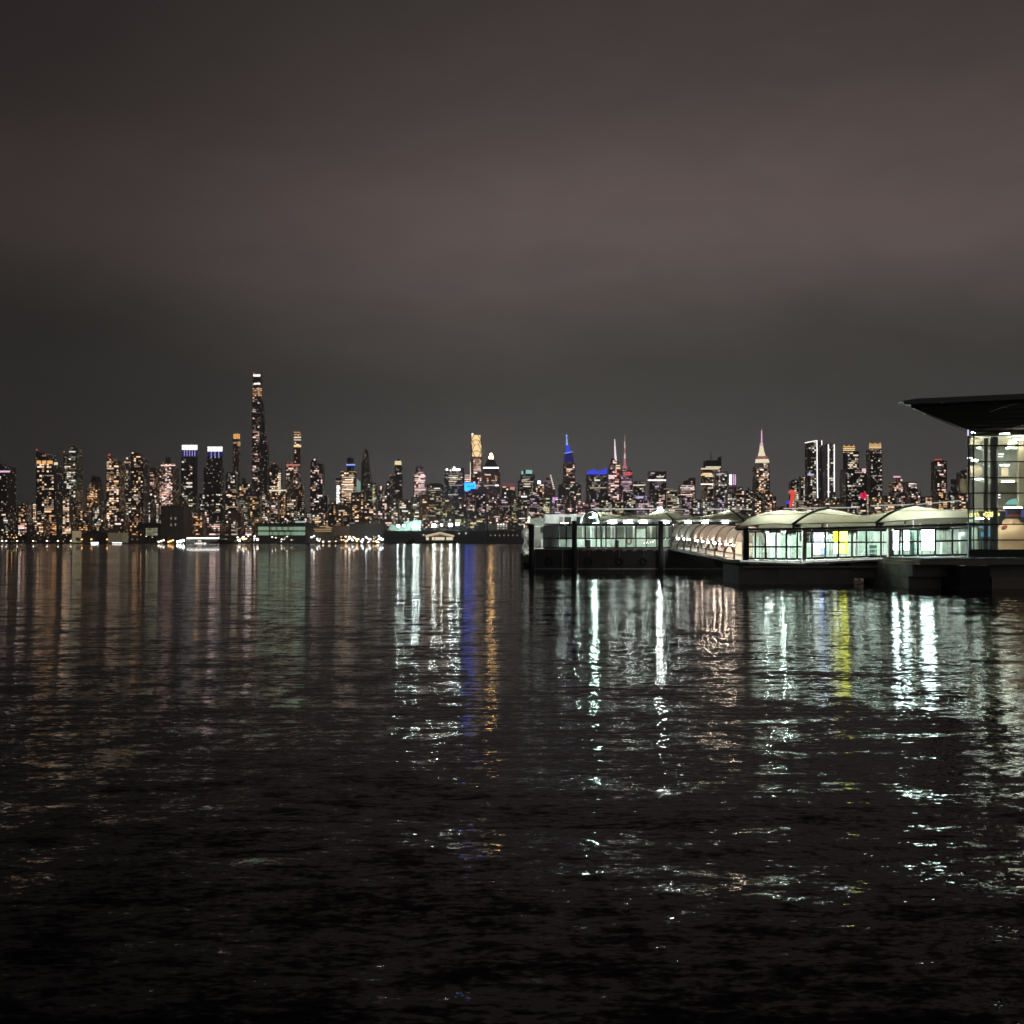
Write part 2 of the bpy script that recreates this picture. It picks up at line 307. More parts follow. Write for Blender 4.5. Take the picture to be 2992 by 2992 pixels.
def tower(label, Y, shapes, style='dark', lit=(30, 'w'), d=None, name='skyscraper', cat='skyscraper', key=None, group=None, **kw):
    """shapes: (x0, x1, top) or an outline in photo pixels; first the body, then the blocks above and beside it"""
    polys = []; parts = []
    for s in shapes:
        nm = None
        if isinstance(s[0], str): nm, s = s[0], s[1]
        if len(s) == 3 and not isinstance(s[0], tuple): s = [(s[0], 1592), (s[0], s[2]), (s[1], s[2]), (s[1], 1592)]
        polys.append(list(s)); parts.append(nm)
    xs = [p[0] for p in polys[0]]; xa, xb = min(xs), max(xs); wd = (xb - xa) / F * Y
    sl = abs((xa + xb) / 2 - CX) / F
    d = d or min(34, max(10, wd * .75)); d = min(d, .45 * wd / max(sl, .02))
    t = thing(name, label, cat, ((xa + xb) / 2 / F * Y - CX / F * Y, Y, 1.6), group)
    for i, (poly, nm) in enumerate(zip(polys, parts)):
        lo, hi = min(p[0] for p in poly), max(p[0] for p in poly); mid = (lo + hi) / 2
        o = 0 if i == 0 else (.25 if nm != 'shoulder' else -.4) + .01 * i
        dd = d if i == 0 else d * .9
        def fx(px):                                        # the side that faces the river's middle shows too: keep the whole outline
            if mid < CX: q = (px - lo) / (hi - lo); e_ = 1 + dd / Y * q
            else: q = (hi - px) / (hi - lo); e_ = 1 + dd / Y * q
            return (px - CX) / F * Y * e_
        pl = [(fx(x), max(1.2, PZ(y, Y))) for x, y in poly]
        mt = FAC[style] if nm in (None, 'shoulder', 'setback') else M['crown']
        MB().extr(pl, Y + o, Y + o + dd).build('body' if i == 0 else (nm or 'setback'), mt, t)
        if lit and (nm in (None, 'shoulder', 'setback')):
            hh = [p[1] for p in poly]; ar = (hi - lo) * (min(max(hh), kw.get('yb', 1548)) - min(hh))
            kk = max(2, int(lit[0] * (1 if i == 0 else min(1, .6 * ar / max(1, (xb - xa) * 120)))))
            pw = [(x if mid >= CX else x, y) for x, y in poly]
            sh = dd / Y * abs(mid - CX)                      # front face only
            pw = [((x - sh * (x - lo) / (hi - lo)) if mid < CX else (x + sh * (hi - x) / (hi - lo)), y) for x, y in poly]
            windows(t, pw, kk, lit[1], **kw)
    LAND.append(((xa + xb) / 2, key or label)); ORG[t] = Vector((ORG[t].x, Y, 1.6))
    return t
def beacon(t, px, py, mat=None, s=1.6): band(t, px - s, px + s, py - s, py + s, mat or M['red_soft'], 'beacon')
def spire(t, pts, r0, r1, mat, name='spire', off=4):
    Y = ORG[t].y + off; return MB().tube([P(x, y, Y) for x, y in pts], r0, 8, r1).build(name, mat, t)

t = tower('dark boxy tower with a pinkish lit strip near its roof, cut by the picture edge', 1700, [(-30, 47, 1360), ('crown', (-20, 20, 1354))], 'dark', (22, 'n'), key='strip-lit edge tower')
band(t, -10, 28, 1375, 1380, M['pink'])
t = tower('tall dark tower with a slanted peak and orange penthouse windows', 1640, [[(105, 1592), (105, 1319), (128, 1327), (153, 1326), (153, 1340), (172, 1358), (186, 1378), (188, 1592)]], 'dark', (70, 'w'), key='orange penthouse tower', cw=7, ch=6.5)
for a_, b_ in ((107, 119), (123, 134), (138, 153)): band(t, a_, b_, 1346, 1355, M['orange'], 'penthouse_window')
band(t, 158, 168, 1351, 1358, M['cream'], 'penthouse_window'); beacon(t, 107, 1314)
t = tower('olive glass tower with a raised square crown and one low shoulder', 1760, [(185, 243, 1330), ('setback', (200, 240, 1303))], 'green', (45, 'n'), key='olive square-crowned tower')
beacon(t, 187, 1320)
tower('low front tower with a dark curved roof and stacked bright floors', 1600, [[(182, 1592), (182, 1462), (190, 1450), (208, 1450), (215, 1458), (215, 1592)]], 'dark', (34, 'w'), key='curved-roof front tower')
tower('small tower with a hipped dark crown over orange windows', 1800, [(252, 303, 1428), ('setback', (259, 300, 1408)), ('crown', [(264, 1410), (266, 1402), (275, 1390), (288, 1391), (296, 1404), (297, 1410)])], 'brown', (48, 'o'), key='hipped-crown tower', cw=5)
t = tower('slant-topped tower with a red beacon and broad white windows', 1650, [[(310, 1592), (312, 1333), (318, 1331), (350, 1348), (366, 1356), (366, 1592)]], 'warm', (75, 'w'), key='slant-topped beacon tower', cw=7, ch=6.3)
beacon(t, 319, 1329, s=2.2)
t = tower('grey tower behind with a yellow lit strip under its roof', 1950, [(358, 386, 1346), ('setback', (366, 384, 1333))], 'grey', (14, 'n'), key='yellow-strip tower')
band(t, 361, 383, 1349, 1353, M['gold_dim'])
tower('black-topped tower with a stepped slanted roof and few lit windows', 1690, [[(382, 1592), (383, 1318), (402, 1322), (424, 1332), (426, 1340), (434, 1346), (435, 1592)]], 'dark', (42, 'w'), key='black slanted-roof tower', cw=6.5)
tower('slim dark block wedged before a wide amber tower', 1820, [(437, 466, 1366)], 'warm', (26, 'p'), key='slim wedge block')
t = tower('wide stepped tower dotted with dense amber and rose windows', 1720, [(463, 523, 1366), ('setback', (470, 516, 1352)), ('crown', (484, 498, 1334))], 'warm', (95, 'p'), key='wide amber tower', cw=5.4, ch=5.2)
band(t, 470, 512, 1358, 1361, PAL['p'][5])
for x0, x1, ty, lab, nb in ((531, 577, 1300, 'twin tower with the higher white lantern crown over blue fins', 5), (606, 650, 1305, 'twin tower with the lower white lantern crown and widening base', 3)):
    t = tower(lab, 1850, [(x0 - 2, x1 - 1, 1338), ('crown', (x0, x1, ty + 14))] + ([('shoulder', (x0 - 11, x1 + 5, 1366))] if nb == 3 else []), 'dark', (34, 'n'), key='lantern twin' + (' higher' if nb == 5 else ' lower'))
    band(t, x0, x1, 1316, 1333, M['blue_dim'], 'lit_crown_base', .5)
    for k in range(6): q = (x1 - x0) / 6; band(t, x0 + k * q + .6, x0 + (k + 1) * q - .8, ty, ty + 14, M['white'], 'lantern_pane')
    for k in range(nb): q = (x1 - x0) / (nb + 1); band(t, x0 + (k + 1) * q - .7, x0 + (k + 1) * q + .7, ty + 14, ty + 33, M['violet'], 'lit_fin', 1.1)
t = tower('slender tower with a glowing orange top and red-lit middle', 2300, [(680, 702, 1270)], 'brown', (22, 'p'), key='orange-top slender tower', cw=4.5)
for k in range(4): band(t, 682 + k * 5, 685.5 + k * 5, 1268 - (k in (1, 2)), 1282, M['orange'], 'lit_crown_pane')
band(t, 681, 690, 1292, 1296, M['gold_dim']); band(t, 694, 702, 1290, 1303, M['gold_dim'])
tower('dark slab topped by a plain box beside the slender orange-top tower', 1900, [(659, 697, 1386), ('setback', (662, 690, 1380))], 'dark', (30, 'n'), key='plain box slab')
tower('dark stepped block under the tallest tower with a small roof tank', 1750, [(697, 742, 1412), ('crown', (707, 718, 1396))], 'dark', (24, 'w'), key='roof-tank block')
t = tower('tallest supertall tower with a flaring stepped side and white top bands', 2200, [(736, 766, 1092), ('shoulder', [(760, 1592), (764, 1165), (769, 1180), (778, 1270), (786, 1306), (786, 1592)])], 'dark', (70, 'p'), key='tallest tower', cw=5, ch=5)
band(t, 740, 760, 1094, 1100, M['white']); band(t, 742, 760, 1119, 1123, M['white']); beacon(t, 741, 1090)
for k in range(5):
    for j in range(5): band(t, 738 + k * 5.6, 741.6 + k * 5.6, 1134 + j * 5, 1137 + j * 5, R.choice(PAL['o']), 'window')
t = tower('flat tower with a red roof beacon and a column of white windows', 1780, [(786, 824, 1366), ('crown', (792, 812, 1357))], 'dark', (60, 'w'), key='white-column tower', cw=5.5)
for k in range(11): band(t, 813, 820, 1382 + k * 6, 1385.5 + k * 6, M['cream'], 'window')
band(t, 786, 835, 1431, 1435, M['cream']); beacon(t, 800, 1354)
t = tower('pencil-thin tower with warm lit bands near its top', 2400, [(858, 880, 1260)], 'brown', (22, 'w'), key='banded pencil tower', cw=4.5)
for y0, y1, mm in ((1268, 1271, 'gold_dim'), (1276, 1280, 'cream'), (1284, 1286.5, 'cream'), (1300, 1306, 'gold')): band(t, 858.5, 879.5, y0, y1, M[mm])
for k in range(4): band(t, 859 + 5 * k, 862 + 5 * k, 1261 + (k % 2), 1265, PAL['w'][1], 'window')
t = tower('broad dark tower with a red lit strip along its flat roof', 1800, [(834, 879, 1352), ('shoulder', (838, 890, 1414))], 'warm', (72, 'p'), key='red-strip tower', cw=5.5)
band(t, 836, 876, 1357, 1360, glow('red_roof_strip', (1, .35, .24), 1.0)); MB().box(PX(846, 1799), PX(857, 1799), 1799, 1800, PZ(1590, 1799), PZ(1375, 1799)).build('olive_bay', FAC['green'], t)
t = tower('bulbous tower with a pale tip beside a square-shouldered twin block', 1850, [[(906, 1592), (907, 1352), (913, 1343), (923, 1342), (929, 1356), (938, 1354), (949, 1356), (950, 1592)], ('shoulder', (945, 962, 1448))], 'dark', (56, 'p'), key='pale-tipped bulbous tower', cw=5)
beacon(t, 919, 1343, M['cream'], 2.2)
t = tower('office tower of bright warm floors with a blue-ringed drum on top', 1900, [(995, 1042, 1377), ('shoulder', (981, 999, 1397)), ('crown', (1014, 1034, 1337))], 'office', (60, 'w'), key='blue-ring drum tower', cw=7, ch=6, run=5)
band(t, 1012, 1037, 1356, 1360, M['blue_hi'], 'lit_ring', 1.6); band(t, 1013, 1036, 1360, 1363, M['blue_dim'], 'lit_ring', 1.2)
for k in range(9): band(t, 996 + R.random() * 12, 1028 + R.random() * 12, 1393 + k * 7, 1396 + k * 7, R.choice(PAL['w'][4:]))
for k in range(12): band(t, 983, 990 + R.random() * 4, 1418 + k * 4.6, 1421 + k * 4.6, M['white'], 'window')
t = tower('short building with a pale mint slanted lit top', 2300, [[(1041, 1592), (1041, 1397), (1054, 1408), (1054, 1592)]], 'grey', (3, 'n'), key='mint slant-top')
Y = 2299.4; MB().extr([(PX(x, Y), PZ(y, Y)) for x, y in ((1041.3, 1437), (1041.3, 1397.5), (1053.7, 1408.3), (1053.7, 1437))], Y - .6, Y).build('lit_panel', M['mint'], t)
tower('dark needle-pointed tower without a lit crown', 2150, [[(1054, 1592), (1056, 1352), (1062, 1330), (1071, 1306), (1077, 1330), (1084, 1392), (1089, 1420), (1091, 1592)]], 'dark', (12, 'n'), key='dark needle tower')
t = tower('olive slab with a column of bright yellow stair windows', 1800, [(1068, 1106, 1411)], 'green', (30, 'g'), key='yellow stair slab')
for k in range(19): band(t, 1087 + R.random() * 3, 1093 + R.random() * 4, 1417 + k * 4, 1420 + k * 4, R.choice(PAL['g'][4:]), 'window')
tower('stubby block with a rounded roof behind the yellow stair slab', 2000, [[(1107, 1592), (1108, 1422), (1114, 1417), (1121, 1421), (1121, 1592)]], 'dark', (12, 'p'), key='stubby rounded block')
tower('small round-topped block standing by a dim slab', 2050, [[(1127, 1592), (1128, 1412), (1134, 1404), (1141, 1410), (1142, 1592)]], 'dark', (10, 'p'), key='small round-top')
t = tower('dim grey slab with one red corner beacon', 2150, [(1139, 1156, 1391)], 'grey', (6, 'n'), key='red-corner slab'); beacon(t, 1141, 1389)
t = tower('slender tower with a cream lit box crown and pointed finial', 2100, [(1153, 1177, 1361), ('crown', (1154, 1173, 1350))], 'dark', (20, 'n'), key='cream box-crown tower')
band(t, 1154, 1172, 1347, 1352, M['cream']); band(t, 1153, 1173, 1353, 1358, M['gold'])
spire(t, [(1165, 1350), (1165, 1338)], 3, .8, M['crown'], 'finial')
t = tower('arched-crown tower of bright rose and cream floors', 1950, [(1208, 1246, 1382), ('setback', [(1214, 1592), (1214, 1366), (1220, 1361), (1234, 1361), (1239, 1366), (1239, 1592)])], 'pink', (60, 'p'), key='arched rose tower', run=4)
for y0, x0, x1 in ((1379, 1222, 1236), (1390, 1212, 1244), (1402, 1214, 1242), (1407, 1216, 1240), (1425, 1211, 1245), (1430, 1212, 1244), (1444, 1215, 1242), (1452, 1220, 1246)): band(t, x0, x1, y0, y0 + 2.6, R.choice(PAL['p'][4:]))
tower('broad dim block with a long flat roof behind the rose tower', 2050, [(1247, 1299, 1416), ('crown', (1255, 1290, 1412))], 'dark', (22, 'n'), key='long flat-roof block')
t = tower('navy office tower with white lit emblems under its roof edge', 1950, [(1298, 1358, 1367)], 'blue', (40, 'n'), key='white-emblem tower', run=5)
band(t, 1303, 1309, 1369, 1375, M['white_hi'], 'lit_emblem'); band(t, 1314, 1318, 1372, 1376, M['white'], 'lit_emblem'); band(t, 1321, 1345, 1369, 1375, M['white_hi'], 'lit_emblem'); band(t, 1324, 1330, 1363, 1367, M['white'], 'lit_emblem')
for k in range(7): band(t, 1308 + R.random() * 6, 1330 + R.random() * 22, 1383 + k * 5.6, 1385 + k * 5.6, R.choice(PAL['n'][1:]))
t = tower('pale striped block lit white behind the cyan billboard', 2050, [(1356, 1377, 1384)], 'pink', (12, 'p'), key='white-striped block')
for k in range(4): band(t, 1358, 1374, 1387 + k * 6, 1390 + k * 6, R.choice(PAL['p'][5:]))
band(t, 1373.4, 1375.4, 1350, 1405, M['cream'], 'lit_edge')
t = tower('braced supertall with two golden lit crown panels', 2200, [(1376, 1408, 1268), ('setback', (1380, 1410, 1336))], 'brown', (22, 'p'), key='golden braced tower')
Y = 2199
for y0, y1, xo in ((1271, 1299, 0), (1300, 1334, 2)):
    band(t, 1378 + xo, 1404 + xo, y0, y1, M['gold'], 'lit_crown_panel', .8)
    xm = 1391 + xo; ym = (y0 + y1) / 2
    for pts in ([(1378 + xo, ym), (xm - 6, y0)], [(1404 + xo, ym), (xm + 6, y0)], [(1378 + xo, ym), (xm - 6, y1)], [(1404 + xo, ym), (xm + 6, y1)]): MB().tube([P(x, y, Y - .6) for x, y in pts], .75, 5).build('brace', M['bronze'], t)
    MB().tube([P(xm + 11 * math.cos(a_), ym + 8 - 8 * math.sin(a_), Y - .6) for a_ in [k * math.pi / 8 for k in range(9)]], .9, 5).build('arch', glow(f'arch_amber{xo}', (.7, .36, .12), .5), t)
band(t, 1378, 1383, 1266, 1271, M['white'], 'lit_cap')
for pts in ([(1380, 1345), (1380, 1420)], [(1407, 1336), (1409, 1375)], [(1381, 1375), (1394, 1338)], [(1394, 1338), (1408, 1375)], [(1381, 1376), (1396, 1410)], [(1409, 1376), (1396, 1410)]): MB().tube([P(x, y, Y - .4) for x, y in pts], .9, 5).build('brace', plain('brace_steel', (.42, .32, .26)) if 'brace_steel' not in MATS else MATS['brace_steel'], t)
for k in range(9): band(t, 1383, 1403 + R.random() * 4, 1341 + k * 4.2, 1343 + k * 4.2, R.choice(PAL['p'][:6]))
t = tower('stone tower with a dark pyramid roof and golden lantern tip', 1900, [(1408, 1462, 1376), ('roof', [(1412, 1378), (1412, 1367), (1426, 1340), (1443, 1340), (1457, 1367), (1457, 1378)])], 'brown', (28, 'o'), key='pyramid-roofed tower')
band(t, 1412, 1457, 1365, 1368.5, M['white_hi'], 'lit_cornice'); Y = 1905
MB().prism([P(1427, 1343, Y), P(1443, 1343, Y), P(1443, 1343, Y + 11), P(1427, 1343, Y + 11)], [P(1433, 1325, Y + 4), P(1437, 1325, Y + 4), P(1437, 1325, Y + 7), P(1433, 1325, Y + 7)]).build('lantern', M['flame'], t)
for k in range(5): band(t, 1418 + k * 8, 1420.5 + k * 8, 1388, 1399, glow(f'dim_stone_light{k}', (.6, .42, .28), .16), 'lit_pier')
band(t, 1413, 1447, 1417, 1419.5, PAL['n'][4]); band(t, 1446, 1457, 1416, 1420, M['white'])
t = tower('low block with a rose-lit flat roof and orange sign corner', 1850, [(1465, 1506, 1424)], 'dark', (22, 'n'), key='rose flat-roof block')
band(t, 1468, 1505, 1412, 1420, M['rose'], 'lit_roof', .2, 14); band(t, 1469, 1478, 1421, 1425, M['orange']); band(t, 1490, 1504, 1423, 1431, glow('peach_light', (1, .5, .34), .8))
t = tower('dark tower with a mint-lit tapered glass crown', 1900, [(1513, 1568, 1404), ('setback', (1520, 1563, 1386)), ('crown', [(1523, 1390), (1530, 1373), (1553, 1371), (1560, 1390)])], 'dark', (36, 'n'), key='mint-crown tower')
band(t, 1536, 1555, 1373, 1384, M['mint_hi'], 'lit_crown_pane'); band(t, 1524, 1529, 1376, 1386, M['mint_hi'], 'lit_crown_pane')
for k in range(5): band(t, 1524 + R.random() * 10, 1545 + R.random() * 16, 1392 + k * 7, 1394.4 + k * 7, R.choice(PAL['n'][3:]))
band(t, 1523, 1544, 1449, 1453, M['white'])
t = tower('dotted amber block with one glaring blue-white roof lamp', 1850, [(1556, 1592, 1412)], 'dark', (48, 'w'), key='roof-lamp block')
band(t, 1571, 1579, 1405, 1413, M['lamp_b'], 'roof_lamp', 2)
t = tower('rose-coloured tower with a stepped string of round white lamps', 2000, [(1590, 1613, 1400), ('setback', (1596, 1610, 1395)), ('shoulder', (1608, 1622, 1430))], 'pink', (12, 'm'), key='lamp-string rose tower')
for k in range(7): beacon(t, 1609 + k * 1.6, 1390 + k * 6.2, M['cream'], 2)
t = tower('low wall of glowing magenta and white screens', 1950, [(1612, 1637, 1450)], 'pink', None, key='magenta screens', d=8)
for k in range(12): band(t, 1614, 1634, 1453 + k * 4.8, 1456.5 + k * 4.8, M['magenta'], 'screen_strip')
band(t, 1624, 1634, 1458, 1500, M['white'], 'screen', 1.3)
t = tower('tapering tower with a blue-lit crown and pale blue spire', 2200, [(1645, 1681, 1354), ('setback', [(1648, 1354), (1649, 1323), (1672, 1320), (1677, 1354)]), ('setback', [(1652, 1324), (1653, 1300), (1664, 1300), (1668, 1322)])], 'brown', (34, 'p'), key='blue-spired tower')
Y = 2198.5
for pl, mm in (([(1652.5, 1322), (1653.5, 1300), (1663.5, 1300), (1667.5, 1321)], 'blue'), ([(1648.5, 1350), (1649.5, 1324), (1671.5, 1321.5), (1675, 1350)], 'blue_dim')):
    MB().extr([(PX(x, Y), PZ(y, Y)) for x, y in pl], Y - .6, Y).build('lit_crown_glass', M[mm], t)
spire(t, [(1656.5, 1301), (1655.5, 1271)], 2.2, .8, M['blue_hi'], off=-1); band(t, 1653, 1658, 1270, 1275, M['blue_hi'], 'spire_tip')
MB().tube([P(1649, 1325, Y - 1), P(1673, 1320, Y - 1)], .9, 5).build('lit_ledge', M['blue_hi'], t)
tower('wide dark slab standing at the foot of the blue-spired tower', 1900, [(1630, 1698, 1416), ('setback', (1640, 1690, 1411))], 'dark', (48, 'n'), key='foot slab of the blue spire')
t = tower('navy slab tower with a jagged glowing blue roof crown', 1950, [(1711, 1774, 1386)], 'blue', (34, 'n'), key='blue jagged-crown tower', run=5)
Y = 1949; MB().extr([(PX(x, Y), PZ(y, Y)) for x, y in ((1716, 1386), (1716, 1377), (1724, 1374), (1733, 1372), (1735, 1366), (1737, 1374), (1752, 1376), (1764, 1372), (1768, 1367), (1773, 1370), (1773, 1386))], Y - .6, Y + 8).build('lit_crown', M['blue'], t)
for x in (1736.5,): band(t, x, x + .9, 1387, 1505, glow('dim_mullion_light', (.5, .5, .7), .25), 'lit_edge')
t = tower('faceted pinkish tower with a white lattice spire on its slanted top', 2100, [[(1773, 1592), (1775, 1372), (1783, 1352), (1787, 1340), (1807, 1350), (1813, 1372), (1816, 1592)]], 'pink', (62, 'p'), key='white-spired faceted tower', run=4)
spire(t, [(1799, 1348), (1797, 1310), (1796, 1283)], 2.6, .7, glow('spire_white', (1, .86, .92), 1.4), off=3); band(t, 1785, 1797, 1340, 1345, M['stone'], 'lit_screen'); band(t, 1799, 1812, 1359, 1362, M['cream']); band(t, 1799, 1812, 1365, 1370, M['gold'])
t = tower('pinkish tower with red lit letters below a red and white mast', 2120, [(1803, 1848, 1375), ('setback', (1812, 1840, 1369))], 'pink', (60, 'm'), key='red-lettered mast tower', run=4)
text_mesh('sign_letters', 'H&M', M['brand_red'], t, P(1834.5, 1384.5, 2118), 10.5, .4, .78, .25)
text_mesh('sign_letters', 'H&M', M['brand_red'], t, P(1804, 1386, 2097), 10, .4, .25, .1)
for y0, y1, r_, c_ in ((1375, 1362, 6, 'mr'), (1362, 1340, 3, 'mr'), (1340, 1325, 2, 'mw'), (1325, 1310, 1.6, 'mr'), (1310, 1290, 1.2, 'mw'), (1290, 1271, .7, 'mr')):
    MB().tube([P(1826, y0, 2126), P(1825, y1, 2126)], r_, 8, r_ * .75).build('mast_section', MATS.get('mast_' + c_) or glow('mast_' + c_, (1, .38, .42) if c_ == 'mr' else (1, .78, .80), .6 if c_ == 'mr' else 1.0), t)
for k in range(12): band(t, 1816 + R.random() * 8, 1838 + R.random() * 10, 1398 + k * 6.8, 1400.5 + k * 6.8, R.choice(PAL['m'][2:]))
t = tower('bluish flat block with one long white line beneath its roof', 1950, [(1849, 1885, 1406)], 'blue', (26, 'n'), key='white-line flat block'); band(t, 1850, 1884, 1416, 1419, M['cream'])
band(t, 1842, 1890, 1450, 1456, M['violet'])
t = tower('dark square-topped tower ringed by one bright white floor', 2000, [(1892, 1947, 1377)], 'dark', (34, 'm'), key='white-ringed square tower'); band(t, 1893, 1946, 1401, 1405, M['white']); band(t, 1918, 1940, 1391, 1394, M['cream'])
t = tower('low office block with stacked white floors and a small lit panel', 1900, [(1936, 1971, 1426)], 'office', (26, 'n'), key='stacked white office block')
for k in range(5): band(t, 1938, 1968, 1455 + k * 5, 1458 + k * 5, PAL['n'][R.choice((4, 5, 8))])
band(t, 1953, 1970, 1436, 1440, M['cream'])
t = tower('stepped dark block with curved white floors and a square top', 2050, [(1982, 2032, 1416), ('setback', (2010, 2032, 1396)), ('setback', (1996, 2012, 1404))], 'dark', (44, 'p'), key='curved white-floor block')
for y0 in (1418, 1424, 1430, 1436, 1444): band(t, 1985 + R.random() * 5, 2016 + R.random() * 14, y0, y0 + 2.5, R.choice(PAL['p'][5:]))
t = tower('tower with a dark roof box, thin aerial and cream lit floors', 1950, [(2048, 2108, 1364), ('crown', (2055, 2107, 1345)), ('crown', (2096, 2108, 1334))], 'warm', (50, 'w'), key='aerial-topped tower')
spire(t, [(2077, 1346), (2077, 1318)], 1, .5, M['stone'], 'aerial')
for y0, x0, x1, mm in ((1363, 2062, 2106, 'cream'), (1368, 2048, 2102, 'cream'), (1382, 2052, 2080, 'gold'), (1386, 2048, 2083, 'gold'), (1390, 2060, 2084, 'cream'), (1413, 2048, 2084, 'white')): band(t, x0, x1, y0, y0 + 3.2, M[mm])
t = tower('indigo glass tower overlapping the aerial-topped tower', 1900, [(2084, 2126, 1378)], 'blue', (34, 'n'), key='indigo glass tower'); band(t, 2093, 2108, 1384, 1387, M['violet'])
t = tower('small building with bright white and lilac vertical light columns', 2050, [(2128, 2152, 1384)], 'pink', (4, 'm'), key='white-column building')
for x0, x1, mm in ((2131, 2138, 'white'), (2141, 2145, 'violet'), (2147, 2150, 'pink')): band(t, x0, x1, 1386, 1417, M[mm], 'light_column')
t = tower('landmark setback tower with a cream floodlit crown and pink-lit mast', 2250, [(2198, 2250, 1362), ('shoulder', (2188, 2258, 1440)), ('setback', (2207, 2248, 1350)), ('setback', (2213, 2240, 1334))], 'grey', (62, 'w'), key='cream-crowned landmark tower')
Y = 2249
for pl, mm in (([(2208, 1352), (2210, 1341), (2245, 1341), (2248, 1352)], 'cream'), ([(2216, 1332), (2220, 1318), (2222, 1301), (2229, 1301), (2232, 1318), (2237, 1332)], 'cream')):
    MB().extr([(PX(x, Y), PZ(y, Y)) for x, y in pl], Y - 1, Y + 6).build('lit_crown', M[mm], t)
band(t, 2212, 2243, 1334, 1337, glow('red_crown_ring', (1, .25, .18), .8), 'lit_ring'); band(t, 2220, 2230, 1296, 1299, M['pink'], 'lit_ring')
spire(t, [(2225.5, 1298), (2225.5, 1257)], 1.9, 1.0, M['pink'], 'mast', off=0); beacon(t, 2225.5, 1252, s=1.2)
for k in range(3): band(t, 2222 + k * 3, 2222.8 + k * 3, 1303, 1330, glow(f'mast_rib_tan{k}', (.5, .38, .2), .5), 'mast_rib', 1.5)  # browner ribs in front of the cream crown
t = tower('dark block crowned by a single red lamp beside the landmark tower', 2000, [(2238, 2268, 1450)], 'warm', (22, 'p'), key='red-lamp block'); beacon(t, 2257, 1450, s=2)
tower('dotted tower stepping up towards the white-outlined pair', 1900, [(2305, 2336, 1406), ('setback', (2312, 2332, 1401))], 'dark', (34, 'n'), key='stepping dotted tower')
tower('narrow dark tower tucked against the white-outlined slab', 1880, [(2334, 2356, 1390)], 'dark', (30, 'n'), key='tucked narrow tower')
t = tower('high slab outlined by a white sloping roof line and corner line', 1800, [[(2351, 1592), (2352, 1294), (2388, 1287), (2388, 1592)], ('shoulder', (2387, 2405, 1289))], 'dark', (58, 'n'), key='white-outlined slab', cw=5.4)
Y = 1799; MB().tube([P(2352, 1294, Y), P(2387, 1287, Y)], .8, 5).build('light_line', M['white'], t); MB().tube([P(2387, 1287, Y), P(2388, 1400, Y), P(2389, 1455, Y)], .9, 5).build('light_line', M['white'], t)
band(t, 2400.5, 2402.5, 1287, 1300, M['white'], 'light_line', 1.5); band(t, 2360, 2378, 1384, 1389, M['violet'], 'lit_sign')
t = tower('dark slab with two tall white vertical light lines', 1780, [(2403, 2441, 1297)], 'dark', (42, 'n'), key='two-line slab', cw=5.4)
band(t, 2420, 2422.2, 1298, 1456, M['white'], 'light_line', 1.5); band(t, 2437, 2439.2, 1298, 1437, M['white'], 'light_line', 1.5); band(t, 2440, 2442, 1453, 1470, M['white'], 'light_line', 1.5)
for x0, x1, xr, ty, lab, key in ((2463, 2499, 2510, 1305, 'tower with the shorter amber slatted crown and a dim middle band', 'shorter amber-crowned tower'), (2539, 2576, 2578, 1298, 'tower with the taller amber slatted crown', 'taller amber-crowned tower')):
    t = tower(lab, 1850, [(x0 if ty > 1300 else 2530, xr, ty + 14), ('crown', (x0 + 1, x1 - 1, ty))], 'dark', (60, 'n'), key=key, cw=5.2)
    for k in range(3): band(t, x0 + 1, x1 - 1, ty - 1 + k * 5, ty + 1.6 + k * 5, M['orange'] if k == 0 else M['gold'])
    for k in range(3): band(t, x0 + 4 + k * (x1 - x0 - 8) / 2 - .7, x0 + 4 + k * (x1 - x0 - 8) / 2 + .7, ty - 5, ty - 1, M['orange'], 'crown_post')
    for k in range(5): band(t, x0 + 2 + k * 6, x0 + 5 + k * 6, ty + 15, ty + 18, PAL['w'][R.choice((3, 4, 6))], 'window')
t = tower('lower dotted mass spanning the gap between the amber-crowned towers', 1690, [(2453, 2533, 1369)], 'dark', (80, 'n'), key='dotted gap mass', cw=5.4)
band(t, 2519, 2530, 1369, 1378, M['pink'], 'lit_sign'); band(t, 2515, 2532, 1440, 1456, M['pinkred'], 'lit_sign')
text_mesh('sign_letter', 'S', M['black'], t, P(2523.5, 1448, 1688.2), 9, .3)
t = tower('red-brown stepped block with a pink lit strip on its roof house', 1850, [(2597, 2641, 1409), ('setback', (2614, 2634, 1395))], 'warm', (48, 'p'), key='pink-strip stepped block'); band(t, 2611, 2631, 1391, 1395, M['pink']); beacon(t, 2634, 1403, M['cream'], 2.2)
tower('plain dotted block adjoining the pink-strip stepped block', 1900, [(2640, 2681, 1408)], 'warm', (38, 'p'), key='plain dotted block')
t = tower('solitary dark tower with a row of red roof lights', 1900, [(2720, 2767, 1347), ('crown', (2730, 2757, 1343))], 'dark', (46, 'p'), key='solitary red-light tower')
for k in range(4): beacon(t, 2733 + k * 6, 1343, s=1.6)
tower('stepped dark tower half hidden behind the glass terminal corner', 1900, [(2778, 2835, 1398), ('setback', (2794, 2835, 1379)), ('setback', (2806, 2835, 1372))], 'dark', (44, 'p'), key='half-hidden stepped tower')

